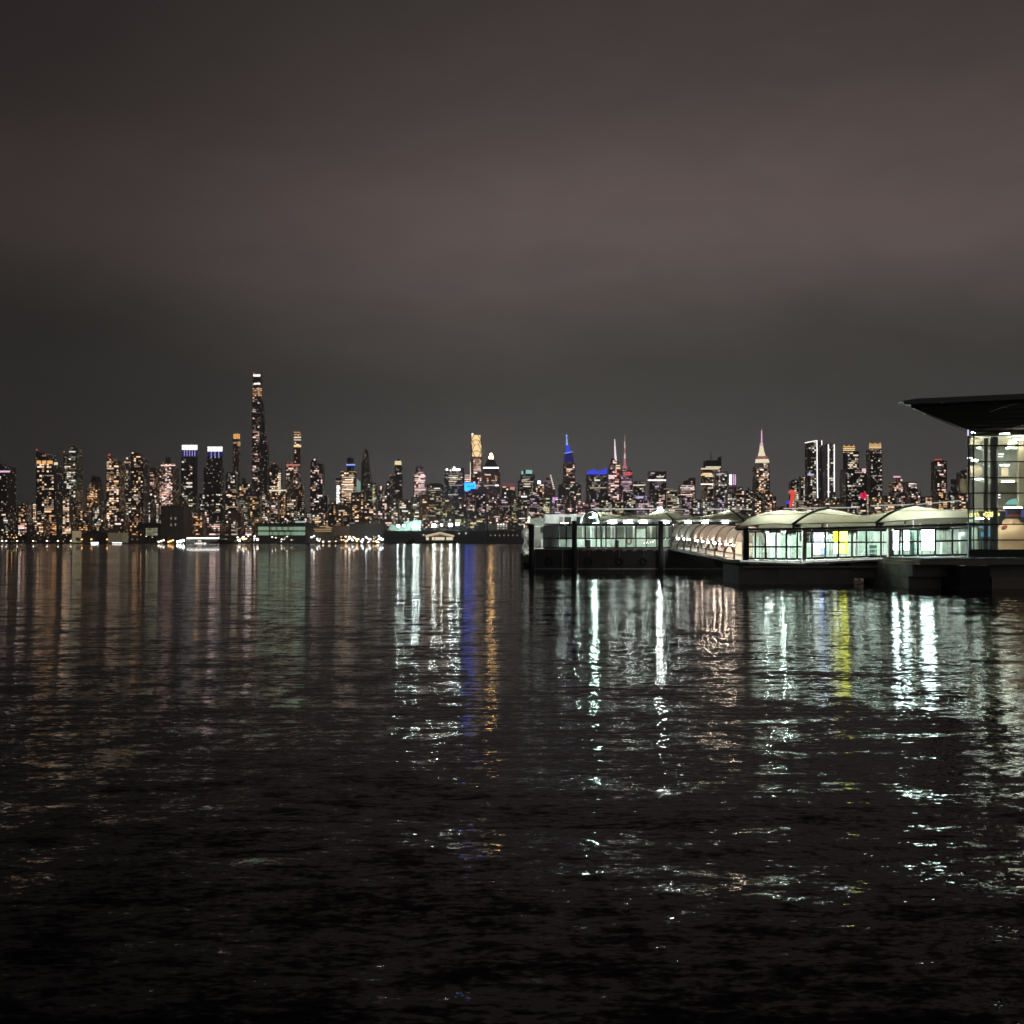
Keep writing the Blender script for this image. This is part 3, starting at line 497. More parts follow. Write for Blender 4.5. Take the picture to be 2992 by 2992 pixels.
# towers seen only as the crowd between the named ones
NAMED = sorted(LAND)
def near_land(x, k=0): return sorted(NAMED, key=lambda q: abs(q[0] - x))[k][1]
used_labels = set()
TONE = {'dark': 'near-black', 'warm': 'brick-brown', 'grey': 'grey', 'green': 'olive', 'blue': 'blue-grey', 'brown': 'tan', 'office': 'banded', 'pink': 'rosy'}
PALN = {'w': 'amber', 'o': 'orange', 'p': 'peach', 'n': 'ivory', 'g': 'yellowish', 'm': 'mauve'}
def filler(x0, x1, ty, Y, style, code, n, roof, yb):
    sh = [(x0, x1, ty)]
    w = x1 - x0
    if roof == 'stepped': sh.append(('setback', (x0 + w * .25, x1 - w * .2, ty - 9)))
    if roof == 'tank-topped': sh.append(('water_tank', [(x0 + w * .4, ty + 1), (x0 + w * .4, ty - 6), (x0 + w * .5, ty - 9), (x0 + w * .6, ty - 6), (x0 + w * .6, ty + 1)]))
    if roof == 'slant-roofed': sh[0] = [(x0, 1592), (x0, ty), (x1, ty + 8), (x1, 1592)]
    a_, b_ = near_land((x0 + x1) / 2), near_land((x0 + x1) / 2, 1)
    rows = ('behind' if Y > 1700 else 'before')
    opts = [f'{roof} {TONE[style]} block with {PALN[code]} windows {rows} the {a_}', f'{roof} {TONE[style]} block with {PALN[code]} windows between {a_} and {b_}',
            f'{"slim" if w < 34 else "broad"} {roof} {TONE[style]} block, {PALN[code]} windows, {rows} the {b_}', f'{"slim" if w < 34 else "broad"} {roof} {TONE[style]} low block, {PALN[code]} lights, {rows} the {near_land(x0, 2)}']
    lab = next((o for o in opts if o not in used_labels and len(o.replace(',', '').split()) <= 16), opts[2]); used_labels.add(lab)
    low = Y < 1700
    return tower(lab, Y, sh, style, (n, code), name='city_block' if low else 'high_rise', cat='city block' if low else 'high rise', yb=yb, group='crowd of waterfront blocks' if low else 'crowd of high rises across the river')
def envelope(x):
    for a_, b_, y in ((0, 100, 1478), (244, 306, 1470), (580, 600, 1480), (640, 690, 1440), (890, 985, 1486), (1110, 1215, 1440), (1246, 1330, 1440), (1698, 1716, 1450), (2130, 2200, 1420), (2256, 2306, 1470), (2585, 2600, 1450), (2640, 2725, 1444), (2766, 2790, 1450)):
        if a_ <= x <= b_: return y
    return 1448
nl = len(LAND); STY = ['dark', 'warm', 'grey', 'dark', 'brown', 'green', 'office', 'blue']; ROOFS = ['flat-topped', 'stepped', 'tank-topped', 'slant-roofed']
x = -10; i = 0
while x < 2835:
    w = R.uniform(24, 46); st = STY[R.randrange(8)] if x < 1250 or x > 2150 else R.choice(['blue', 'dark', 'brown', 'grey', 'pink', 'office'])
    code = R.choice('wwopn') if x < 1250 or x > 2150 else R.choice('nnmpg')
    filler(x, x + w, envelope(x + w / 2) + R.uniform(-14, 22), R.uniform(1720, 1760) - (i % 3) * 5, st, code, R.randint(12, 24), R.choice(ROOFS), 1545 if x < 1530 else 1515)
    x += w * R.uniform(.82, 1.05); i += 1
x = -10
while x < 1500:
    w = R.uniform(30, 60)
    if not (1115 < x + w / 2 < 1440): filler(x, x + w, R.uniform(1496, 1535), R.uniform(1575, 1600), R.choice(['dark', 'warm', 'brown', 'grey']), R.choice('wopn'), R.randint(8, 15), R.choice(ROOFS[:3]), 1566)
    elif x + w / 2 < 1425: filler(x, x + w, R.uniform(1500, 1518), R.uniform(1640, 1660), R.choice(['blue', 'grey', 'dark']), R.choice('ngp'), R.randint(8, 14), R.choice(ROOFS[:3]), 1545)
    x += w * R.uniform(.9, 1.15)
print('towers', len(LAND))

# signs on roofs
Y = 1688
t = thing('roof_sign', 'red glowing roof sign shaped like a leaning bulb-topped column', 'sign', P(2312, 1485, Y))
MB().tube([P(2309, 1482, Y), P(2312, 1466, Y), P(2316, 1450, Y), P(2317, 1441, Y)], 2.2, 8, 4.2).build('lit_column', glow('vermilion_sign', (1, .09, .05), 1.1), t)
MB().tube([P(2306, 1441, Y), P(2311, 1435, Y), P(2318, 1436, Y), P(2324, 1446, Y)], 3.2, 8, 2.6).build('lit_head', glow('vermilion_sign_top', (1, .17, .12), .9), t)
MB().tube([P(2310, 1592, Y + 3), P(2311, 1470, Y + 3)], 2.5, 6).build('mast', M['crown'], t)
Y = 1689; t = thing('roof_sign', 'small blue lit sign beside the red leaning roof sign', 'sign', P(2302, 1480, Y))
MB().box(PX(2298, Y), PX(2309, Y), Y, Y + 1.5, PZ(1473, Y), PZ(1464, Y)).build('lit_panel', M['blue'], t); MB().box(PX(2302, Y), PX(2304, Y), Y + 1.5, Y + 3, 1.6, PZ(1465, Y)).build('post', M['crown'], t)
Y = 1840; t = thing('billboard', 'bright cyan billboard glowing in front of dark towers', 'billboard', (PX(1372, Y), Y, 1.6))
MB().extr([(PX(x, Y), PZ(y, Y)) for x, y in ((1357, 1433), (1357, 1411), (1390, 1411), (1390, 1428), (1374, 1428), (1374, 1433))], Y, Y + 1.5).build('lit_screen', M['cyan'], t)
for k, hgt in enumerate((5, 8, 4, 6, 5, 7)): MB().box(PX(1366 + k * 3.4, Y), PX(1367.6 + k * 3.4, Y), Y - .3, Y - .02, PZ(1424, Y), PZ(1424 - hgt, Y)).build('screen_mark', M['cyan_dk'], t)
for x in (1362, 1384): MB().box(PX(x, Y), PX(x + 2, Y), Y + 1.5, Y + 3.5, 1.6, PZ(1414, Y)).build('post', M['crown'], t)

# ------------------------------------------------------------------ far waterfront
def shore_lamp(px, py, mat, label, group, Y=1508, s=1.9, hgt=None):
    p = P(px, py, Y); t = thing('street_lamp', label, 'street lamp', (p.x, Y, 1.6), group)
    MB().tube([(p.x, Y, 1.6), (p.x, Y, max(2.2, p.z - .3))], .14, 5).build('pole', M['crown'], t)
    unit('lamp_head', mat, t, p.x - s * .5, p.x + s * .5, Y - .5, Y + .5, p.z - s * .32, p.z + s * .32)
for k, px in enumerate((6, 18, 50, 97, 137, 169, 207)): shore_lamp(px, 1580.5, M['lamp'], 'white globe street lamp in the row along the dark park shore', 'street lamps along the dark park shore')
for px in (239, 267, 313): shore_lamp(px, 1576, M['lamp_o'], 'orange sodium street lamp beside the dark gabled shed', 'sodium lamps by the gabled shed', s=2.2)
for k in range(64):
    px = R.uniform(690, 770) if k < 22 else R.uniform(770, 1118)
    shore_lamp(px, R.uniform(1566, 1583), R.choice([M['lamp'], M['lamp'], M['lamp_o'], M['lamp_b'], M['lamp']]), 'small bright lamp in the busy riverside road between pier sheds', 'lamps on the riverside road', Y=R.uniform(1505, 1540), s=R.uniform(1.2, 2.8))
for k in range(30): shore_lamp(R.uniform(985, 1122), R.uniform(1568, 1586), R.choice([M['lamp'], M['lamp'], M['lamp_o'], M['lamp_b']]), 'small bright lamp in the busy riverside road between pier sheds', 'lamps on the riverside road', Y=R.uniform(1503, 1525), s=R.uniform(1.6, 3.4))
for k in range(16): shore_lamp(R.uniform(-5, 110) if k < 8 else R.uniform(240, 470), R.uniform(1560, 1573), R.choice([M['lamp'], M['lamp_o']]), 'small faint street lamp uphill of the park shore', 'lamps uphill of the shore', Y=R.uniform(1540, 1562), s=R.uniform(.9, 1.5))
def shed(name, label, cat, px0, px1, py0, Y, d, mat, gable=0, py1=1590):
    x0, x1, z1 = PX(px0, Y), PX(px1, Y), PZ(py0, Y); z0 = max(.3, PZ(py1, Y))
    t = thing(name, label, cat, ((x0 + x1) / 2, Y, z0))
    MB().box(x0, x1, Y, Y + d, z0, z1).build('wall', mat, t)
    if gable: MB().extr([(x0 - 1, z1), ((x0 + x1) / 2, z1 + gable), (x1 + 1, z1)], Y - .6, Y + d + .6).build('roof', M['crown'], t)
    else: MB().box(x0 - .5, x1 + .5, Y - .5, Y + d + .5, z1, z1 + .5).build('roof', M['crown'], t)
    return t
creamwall = plain('cream_corrugated_wall', (.55, .50, .38), .7)
t = shed('pier_shed', 'dark gabled shed with sodium lamps along its river side', 'shed', 240, 314, 1558, 1512, 20, M['soil'], 5)
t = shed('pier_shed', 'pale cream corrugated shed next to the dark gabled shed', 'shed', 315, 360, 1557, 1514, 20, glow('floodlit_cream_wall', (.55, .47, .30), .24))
for k in range(9): MB().box(PX(317 + k * 4.8, 1513), PX(318 + k * 4.8, 1513), 1513.5, 1514, 2, PZ(1558, 1513)).build('rib', M['boattan'], t)
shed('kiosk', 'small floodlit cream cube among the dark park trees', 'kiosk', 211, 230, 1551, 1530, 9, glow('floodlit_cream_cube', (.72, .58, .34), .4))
for px0, px1, py, mm, lab in ((266, 288, 1583.5, 'lamp_b', 'low blue-white lit dock edge under the gabled shed'), (328, 356, 1585, 'white_hi', 'low white lit dock edge under the cream shed')):
    t = thing('dock_float', lab, 'dock', (PX((px0 + px1) / 2, 1496), 1496, 0)); MB().box(PX(px0, 1496), PX(px1, 1496), 1494, 1500, -.5, .7).build('float', M['soil'], t); MB().box(PX(px0, 1494), PX(px1, 1494), 1493.6, 1494, .9, 2.0).build('light_strip', M[mm], t); MB().box(PX(px0, 1494), PX(px1, 1494), 1494, 1494.4, .7, 2.2).build('rail', M['steel'], t)
# large dim warehouses with a lit glass front
t = shed('warehouse', 'low warehouse with a pale gridded glass front', 'warehouse', 402, 462, 1530, 1560, 30, M['soil'])
for r_ in range(5):
    for c_ in range(8): band(t, 426 + c_ * 4.4, 429 + c_ * 4.4, 1543 + r_ * 4.6, 1546 + r_ * 4.6, PAL['g'][R.choice((3, 4, 1))], 'window')
t = shed('warehouse', 'tall blank grey power house with two pale windows', 'warehouse', 470, 536, 1478, 1562, 40, plain('power_house_brick', (.26, .235, .21)))
for x0, y0 in ((496, 1511), (509, 1511), (496, 1530), (509, 1529)): band(t, x0, x0 + 5.5, y0, y0 + 7, PAL['n'][3 if (x0 < 500 and y0 < 1520) else 0], 'window')
for k in range(6): MB().box(PX(472 + k * 12, 1561.5), PX(474.5 + k * 12, 1561.5), 1561, 1561.98, 2, PZ(1483, 1561.5)).build('pilaster', M['stone'], t)
MB().box(PX(469, 1561), PX(537, 1561), 1560.8, 1561.98, PZ(1483, 1561), PZ(1480, 1561)).build('cornice', M['stone'], t)
t = shed('pier_shed', 'long pier shed under one bright white roof strip', 'shed', 545, 642, 1573, 1480, 22, M['boattan'])
MB().box(PX(546, 1479), PX(640, 1479), 1478.6, 1479.4, PZ(1574, 1479), PZ(1570.5, 1479)).build('light_strip', M['white_hi'], t); MB().box(PX(568, 1479), PX(602, 1479), 1479.3, 1479.8, PZ(1588, 1479), PZ(1586, 1479)).build('light_strip', M['white'], t); MB().box(PX(578, 1479), PX(588, 1479), 1479.2, 1479.8, PZ(1582, 1479), PZ(1579, 1479)).build('light_strip', M['cream'], t)
for k in range(5): MB().box(PX(546 + k * 23, 1479), PX(548 + k * 23, 1479), 1479.2, 1480, -1, PZ(1574, 1479)).build('post', M['crown'], t)
# work boats moored in white and blue light
for px, ln, lab, mm in ((470, 22, 'small work boat lit white at the pier head', 'lamp'), (498, 20, 'work boat with yellow derrick beside the white lit boat', 'lamp_o'), (527, 26, 'work boat floodlit blue-white beside the long pier shed', 'flood')):
    Y = 1474; x = PX(px, Y); L = ln / F * Y
    t = thing('work_boat', lab, 'boat', (x, Y, 0))
    MB().plan([(x - L / 2, Y), (x + L / 2 - 2, Y), (x + L / 2, Y + 2), (x + L / 2 - 2, Y + 4), (x - L / 2, Y + 4)], -.4, 1.4).build('hull', M['hull'], t)
    MB().box(x - L * .25, x + L * .1, Y + .8, Y + 3.2, 1.4, 4.4).build('cabin', M['boatwhite'], t)
    MB().tube([(x + L * .2, Y + 2, 1.4), (x - L * .3, Y + 2, 10)], .25, 5).build('derrick', glow('yellow_derrick_glow', (.6, .5, .1), .4) if mm == 'lamp_o' else M['crown'], t)  # the yellow derrick glows by itself in place of light falling on it
    for k in range(3): unit('deck_lamp', M[mm], t, x - L * .4 + k * L * .33, x - L * .4 + k * L * .33 + 2.6, Y - .6, Y, 2.2 + k * 1.1, 3.9 + k * 1.1)
for px, w, lab in ((652, 60, 'dark low ferry hull moored past the long pier shed'), (1205, 44, 'dark moored tug in front of the black pier wall')):
    Y = 1466; x = PX(px, Y); L = w / F * Y
    t = thing('moored_boat', lab, 'boat', (x, Y, 0))
    MB().extr([(x - L / 2, -.3), (x - L / 2 - .5, 2.2), (x + L / 2 + 2, 2.8), (x + L / 2, -.3)], Y, Y + 7).build('hull', M['hull'], t); MB().box(x - L * .3, x + L * .2, Y + 1.5, Y + 5.5, 2.2, 6.5).build('cabin', M['soil'], t); MB().tube([(x, Y + 3, 6.5), (x, Y + 3, 10)], .2, 5).build('mast', M['crown'], t)
# green lit offices
t = shed('office_building', 'low riverside office with two long bands of green lit windows', 'office building', 748, 893, 1528, 1545, 40, M['soil'])
for y0, y1 in ((1539, 1549.5), (1553.5, 1564)):
    for a_, b_ in ((754, 785),): band(t, a_, b_, y0, y1, M['greenwin'], 'window')
    for k in range(12): band(t, 788 + k * 5.8, 793 + k * 5.8, y0 + .5, y1 - .5, M['greenwin'] if (k * 7 + int(y0)) % 3 else M['greenwin2'], 'window')
    for k in range(3): band(t, 858 + k * 11.4, 868.6 + k * 11.4, y0, y1, M['greenwin'] if k != 1 else M['mint'], 'window')
for k in range(6): band(t, 768 + k * 14, 771 + k * 14, 1526 + (k % 2), 1528.6, PAL['n'][4], 'window', 1.2)
band(t, 862, 892, 1523, 1527, M['mint_hi'], 'lit_strip', 1.2)
t = shed('office_building', 'tan riverside office with thin yellow lit floors', 'office building', 893, 972, 1537, 1550, 36, plain('tan_wall', (.22, .20, .16)))
for y0, a_, b_ in ((1541, 952, 970), (1545.5, 917, 968), (1551, 920, 968), (1537.5, 934, 962)): band(t, a_, b_, y0, y0 + 2, M['gold_dim'])
shed('warehouse', 'beige blank-sided warehouse beside the tan riverside office', 'warehouse', 974, 1018, 1536, 1556, 30, plain('beige_wall', (.42, .32, .24)))
shed('warehouse', 'long grey terraced warehouse at the foot of the drum tower', 'warehouse', 1020, 1120, 1530, 1562, 40, M['stone'])
# floodlit pier with black river wall
t = shed('pier_shed', 'long black pier shed wall below the white floodlights', 'shed', 1121, 1420, 1552, 1470, 40, plain('black_pier_wall', (.34, .40, .43)), py1=1592)
for px, py in ((1236, 1562), (1340, 1558), (1360, 1557)): unit('lamp', M['cool'], t, PX(px, 1469), PX(px + 3, 1469), 1469, 1469.9, PZ(py + 2, 1469), PZ(py, 1469))
t = shed('pier_shed', 'dark far pier shed ending behind the docked ferry', 'shed', 1421, 1535, 1551, 1480, 40, plain('dark_pier_wall', (.28, .30, .31)), py1=1592)
for k in range(7): unit('window', PAL['n'][0], t, PX(1432 + k * 13, 1479), PX(1435 + k * 13, 1479), 1479, 1480.3, PZ(1566, 1479), PZ(1562, 1479))
for x0, x1, y0, lab in ((1138, 1180, 1534, 'low floodlit wall panel glowing mint beside the tall one'), (1180, 1206, 1524, 'middle mint floodlit wall panel between two lamps'), (1206, 1230, 1520, 'tallest mint floodlit wall panel behind the brightest lamp')):
    Y = 1540; t = thing('court_wall', lab, 'wall', (PX((x0 + x1) / 2, Y), Y, 1.6)); MB().box(PX(x0, Y), PX(x1, Y), Y, Y + 1.2, 1.6, PZ(y0, Y)).build('wall_panel', plain('pale_court_wall_' + str(x0), (.42, .60, .52), .7), t)
    MB().box(PX(x0, Y), PX(x1, Y), Y - .2, Y + 1.4, PZ(y0, Y), PZ(y0, Y) + .4).build('coping', M['stone'], t)
fl = [(1163, 1536, 3.6), (1180, 1536, 3.0), (1211, 1537, 6.5), (1268, 1536, 6.0), (1290, 1534, 3), (1317, 1534, 5.2), (1337, 1531, 5.2), (1222, 1541, 3)]
for k, (px, py, s) in enumerate(fl):
    Y = 1525; p = P(px, py, Y); t = thing('floodlight_mast', 'glaring white floodlight on a mast above the black pier wall', 'floodlight', (p.x, Y, 1.6), 'floodlights above the black pier wall')
    MB().tube([(p.x, Y, 1.6), (p.x, Y, p.z)], .22, 6).build('mast', M['steel'], t)
    unit('lamp_head', M['flood'], t, p.x - s * .5, p.x + s * .5, Y - .8, Y - .3, p.z - s * .4, p.z + s * .4)
    la = bpy.data.lights.new('flood_light', 'POINT'); la.energy = 3500 * s; la.color = (.82, 1, .94); la.shadow_soft_size = 1.5
    lo = bpy.data.objects.new('flood_light', la); COL.objects.link(lo); lo.parent = t; lo.location = (0, -2.5, p.z - 1.6)
# gabled restaurant on the pier
Y = 1455; x0, x1 = PX(1243, Y), PX(1327, Y); xm = (x0 + x1) / 2
t = thing('boathouse', 'gabled waterfront pavilion with a cream lit front and lettered gable', 'pavilion', (xm, Y, 0))
MB().box(x0, x1 + 4, Y - 3, Y + 12, -.6, PZ(1583, Y)).build('deck', M['soil'], t)
e_, a_ = PZ(1564, Y), PZ(1554, Y); lo_ = PZ(1569, Y); lo2 = PZ(1562, Y)
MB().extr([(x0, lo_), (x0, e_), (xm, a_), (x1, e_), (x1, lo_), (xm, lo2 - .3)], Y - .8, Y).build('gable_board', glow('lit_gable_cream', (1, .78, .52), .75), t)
MB().extr([(x0 - .5, e_), (xm, a_ + .1), (x1 + .5, e_), (x1 + .5, e_ + .5), (xm, a_ + .7), (x0 - .5, e_ + .5)], Y - 1.2, Y + 11).build('roof', M['crown'], t)
lw = glow('lit_front_room', (1, .88, .66), 1.0)
for q0, q1 in ((1245, 1253), (1262, 1269), (1271, 1299), (1304, 1323)): MB().box(PX(q0, Y), PX(q1, Y), Y + .4, Y + .8, PZ(1578, Y), PZ(1569.5, Y)).build('lit_window', lw, t)
MB().box(x0 + .5, x1 - .5, Y + .8, Y + 10, PZ(1583, Y), lo2).build('wall', M['boattan'], t)
for q in range(7): MB().box(PX(1244 + q * 13.4, Y), PX(1244.8 + q * 13.4, Y), Y - 2.6, Y - 2.3, PZ(1583, Y), PZ(1577, Y)).build('rail_post', M['boatwhite'], t)
ink = [glow('gable_mark_orange', (.75, .22, .03), .6), plain('gable_mark_dark', (.12, .08, .05))]
for q in range(15):
    u = 1262 + q * 3.6; yy = 1558.6 + abs(u - 1285) * .19; MB().box(PX(u, Y), PX(u + 1.7, Y), Y - 1.0, Y - .82, PZ(yy + 4.2 - (q > 9) * 1.6, Y), PZ(yy + (q > 9) * 1.2, Y)).build('gable_mark', ink[q > 5], t)
t = shed('office_building', 'beige low block with a row of white lit windows by the far pier', 'office building', 1426, 1492, 1530, 1548, 30, plain('beige_block_wall', (.34, .33, .28)))
for k in range(4):
    for j in range(3): band(t, 1453 + k * 8, 1458 + k * 8, 1530.5 + j * 6, 1534 + j * 6, M['white'] if j == 0 and k < 3 else PAL['n'][R.choice((1, 3, 4))], 'window')
# shore trees
def tree(px, py, w, Y, label, group):
    x = PX(px, Y); z1 = PZ(py, Y); wd = w / F * Y; t = thing('tree', label, 'tree', (x, Y, 1.6), group)
    MB().tube([(x, Y, 1.6), (x + .3, Y, 1.6 + (z1 - 1.6) * .5), (x, Y, z1 - 1)], .45, 6, .12).build('trunk', M['bark'], t)
    mb = MB(); c0 = Vector((x, Y, 1.6 + (z1 - 1.6) * .6)); hr = (z1 - 1.6) * .45
    cl_ = [(Vector((R.uniform(-.6, .6) * wd * .5, R.uniform(-.5, .5) * wd * .5, R.uniform(-.6, .6) * hr)), R.uniform(.25, .5)) for _ in range(9)]
    for _ in range(420):
        cc, rr = R.choice(cl_); v = Vector((R.gauss(0, 1), R.gauss(0, 1), R.gauss(0, 1))).normalized() * rr * R.random() ** .4
        p = c0 + cc + Vector((v.x * wd * .5, v.y * wd * .5, v.z * hr)); a_ = Vector((R.gauss(0, 1), R.gauss(0, 1), R.gauss(0, 1))).normalized(); b_ = a_.orthogonal().normalized(); s_ = R.uniform(.3, .65)
        mb.add([p + a_ * s_, p + b_ * s_ * .7, p - a_ * s_, p - b_ * s_ * .7], [(0, 1, 2, 3)])
    mb.build('crown', M['leaf'], t)
for px, py, w in ((66, 1562, 26), (88, 1557, 34), (112, 1564, 26), (128, 1566, 22), (152, 1564, 26), (176, 1563, 24), (198, 1566, 22), (28, 1566, 24), (228, 1570, 20)): tree(px, py, w, 1512, 'dark leafy tree in the unlit park on the far shore', 'trees of the far shore park')
for px, py, w in ((833, 1560, 26), (858, 1565, 20), (985, 1563, 24), (1003, 1566, 20), (1095, 1566, 20)): tree(px, py, w, 1516, 'dark tree before the lit riverside offices', 'trees before the riverside offices')
for px, py, w in ((1200, 1541, 16), (1243, 1541, 20), (1300, 1540, 18), (1330, 1542, 18)): tree(px, py, w, 1530, 'tree lit green by the floodlights above the pier wall', 'floodlit trees above the pier wall')

# ------------------------------------------------------------------ ferry landing barge
YB = 124.0; zd = PZ(1603, YB); XL, XR = PX(1558, YB), PX(2190, YB); YE = 141.0
t = thing('landing_barge', 'black steel landing barge carrying the glazed ferry shelter', 'barge', ((XL + XR) / 2, YB, 0))
MB().plan([(XL, YB), (XR, YB), (XR, YE), (XL, YE)], -1.2, zd - .12).build('hull', M['hull'], t)
MB().box(XL - .08, XR + .08, YB - .1, YE + .1, zd - .12, zd).build('deck', M['deck'], t)
MB().box(XL, XR, YB - .16, YB - .003, .28, .42).build('rubbing_strake', M['steel'], t)
for k in range(15): MB().box(PX(1700 + k * 29.5, YB), PX(1712 + k * 29.5, YB), YB - .22, YB - .1, zd - .34, zd - .13).build('fender_bracket', M['steel'], t)
for px in (1605, 1720, 1810, 1880, 2020, 2100): c_ = Vector((PX(px, YB), YB - .2, 1.35)); MB().tube([c_ + Vector((.42 * math.cos(a_), 0, .42 * math.sin(a_))) for a_ in [k * math.pi / 8 for k in range(17)]], .15, 8).build('tyre_fender', M['black'], t, True); MB().tube([c_ + Vector((0, 0, .4)), Vector((c_.x, YB - .12, zd - .1))], .025, 4).build('fender_rope', M['boattan'], t)
mk = MB()
for k in range(12): z = zd - .25 - k * .235; mk.box(PX(1642.4, YB), PX(1645.4, YB), YB - .06, YB - .004, z - .05, z + .03)
mk.build('draught_mark', plain('white_mark_paint', (.55, .55, .52)), t)
for x in (PX(1684, YB), PX(1762, YB), PX(1908, YB)): MB().box(x - .05, x + .05, YB - .12, YB - .003, .5, zd - .12).build('hull_rib', M['hull'], t)
for px, py, lab in ((1553, 1531, 'black steel mooring pile at the open end of the barge'), (1678.5, 1521, 'black mooring pile before the curtained shelter windows'), (1930.5, 1522, 'black mooring pile beside the gangway end of the barge')):
    Y = YB - .85; x = PX(px, Y); r_ = .34 if px > 1560 else .35
    t = thing('mooring_pile', lab, 'mooring pile', (x, Y, -2)); MB().lathe((x, Y, 0), [(r_, -2), (r_, PZ(py, Y) - .25)], 18).build('sleeve', M['pile'], t, True)
    MB().lathe((x, Y, 0), [(r_ + .03, PZ(py, Y) - .25), (r_ + .03, PZ(py, Y) - .06), (r_ * .6, PZ(py, Y))], 18).build('cap', M['pile'], t)
    MB().tube([(x + r_ + .1, Y, .1), (x + r_ + .1, Y, zd)], .045, 6).build('guide_rail', M['steel'], t)

def glazed_bays(t, edges, Y, ytop, ytr, ybot, fr=.05, mat='glass', thick=None):
    """window parts with their frames; edges in px, the y's are functions of px"""
    for i in range(len(edges) - 1):
        a_, b_ = edges[i], edges[i + 1]; A, B = PX(a_, Y), PX(b_, Y); zt = [PZ(ytop(q), Y) for q in (a_, b_)]; zm = [PZ(ytr(q), Y) for q in (a_, b_)]; zb = [PZ(ybot(q), Y) for q in (a_, b_)]
        w = MB().extr([(A, zb[0]), (B, zb[1]), (B, zt[1]), (A, zt[0])], Y + .02, Y + .032).build('window', M[mat], t)
        fb = MB(); th = (thick or {}).get(a_, fr)
        fb.box(A - th, A + th, Y - .06, Y + .015, zb[0] - .03, zt[0] + .03)
        for (za, zc), hh in ((zt, fr * 1.1), (zm, fr), (zb, fr * 1.2)): fb.extr([(A + th, za - hh), (B - fr, zc - hh), (B - fr, zc + hh), (A + th, za + hh)], Y - .05, Y + .012)
        fb.build('frame', M['frame'], w)
def ceiling_lamp(t, x, y, z, lx=1.4, ly=.16, mat='tube', h=.05): return unit('ceiling_lamp', M[mat], t, x - lx / 2, x + lx / 2, y - ly / 2, y + ly / 2, z, z + h)

# shelter on the barge
Y = YB + .6; zr = PZ(1534, Y)
t = thing('waiting_shelter', 'glass ferry waiting shelter with a rounded glazed end on the black barge', 'shelter', (PX(1775, Y), Y, zd))
ed = [1589, 1631, 1654.5, 1678, 1710, 1742, 1770.5, 1800, 1829, 1858, 1888, 1919, 1960]
glazed_bays(t, ed, Y, lambda q: 1535 if q > 1660 else 1535 + (1660 - q) * .03, lambda q: 1573, lambda q: 1600.5, .075)
YK = Y + 8.5
for i in range(12):
    a_, b_ = PX(1580 + i * 31, YK), PX(1608 + i * 31, YK)
    MB().box(a_, b_, YK, YK + .1, zd, zd + (2.7 if i in (1, 2, 9) else 1.25)).build('back_panel', M['mintpanel'] if i % 3 else M['whitepanel'], t); MB().box(b_ + .02, b_ + .16, YK, YK + .15, zd, zr + .1).build('post', M['wsteel'], t)
MB().box(PX(1589, Y) + .3, PX(1960, Y) + .5, Y + .3, YK, zd + .004, zd + .03).build('floor', M['deck'], t)
MB().box(PX(1589, Y), PX(1965, Y), Y - .08, Y + .3, zr + .02, zr + .2).build('eave_beam', M['frame'], t)
for x0, x1, mt, yy in ((1591, 1629, 'mintpanel', 1.0), (1634, 1671, 'whitepanel', .9)):
    mb = MB(); A, B = PX(x0, Y + yy), PX(x1, Y + yy); rows = []
    for q in range(25): xx = A + (B - A) * q / 24; rows.append([(xx, Y + yy + .06 * math.sin(q * 1.7), zd + (1.15 if mt == 'whitepanel' else .1)), (xx, Y + yy + .06 * math.sin(q * 1.7), zr - .05)])
    mb.grid(rows).build('curtain', plain('grey_curtain', (.42, .45, .45)) if mt == 'mintpanel' else M['whitepanel'], t)
for x0, x1, dz, y_ in ((1603, 1611, 1.55, .8), (1713, 1727, 1.15, .7), (1800, 1811, 1.1, 1.2), (1640, 1666, 1.0, 1.4)): MB().box(PX(x0, Y), PX(x1, Y), Y + y_, Y + y_ + .5, zd + .03, zd + dz).build('cabinet', M['frame'] if x0 != 1640 else M['mintpanel'], t)
for px in (1725, 1785, 1850, 1900, 1945): MB().box(PX(px, Y + 4), PX(px + 4, Y + 4), Y + 4, Y + 4.2, zd, zr + .3).build('post', M['wsteel'], t)
ceiling_lamp(t, PX(1650, YK + .6), YK + .6, zr + .25, 4.0, .3, 'tube_hi'); ceiling_lamp(t, PX(1738, Y + .6), Y + .6, PZ(1509, Y), .42, .2, 'tube_hi', .36); ceiling_lamp(t, PX(1928, Y + 3.2), Y + 3.2, PZ(1487, Y + 3.2), .5, .2, 'tube_hi', .16); ceiling_lamp(t, PX(1652, Y + 1.6), Y + 1.6, zr - .25, .8, .1, 'tube', .22)  # first lamp, hidden behind the back panels, is added to light the ferry
for px in (2010, 2060, 2120): ceiling_lamp(t, PX(px, Y + .12), Y + .12, zr + .24, .8, .035, 'tube', .03)
for px, w_ in ((1650, 1.6), (1740, 1.2), (1790, 1.8), (1836, 1.8), (1880, 1.6), (1945, 1.4)): ceiling_lamp(t, PX(px, Y + .12), Y + .12, zr + .24, w_ * .6, .035, 'tube', .03); ceiling_lamp(t, PX(px + 12, Y + 4), Y + 4, zr + .1, w_ * .6, .14)
MB().tube([P(1752, 1597, Y + 2), P(1800, 1580, Y + 3), P(1835, 1577, Y + 3)], .05, 6).build('hand_rail', M['wsteel'], t); MB().tube([P(1792, 1599, Y + 2), P(1783, 1570, Y + 2)], .05, 6).build('hand_rail', M['wsteel'], t)
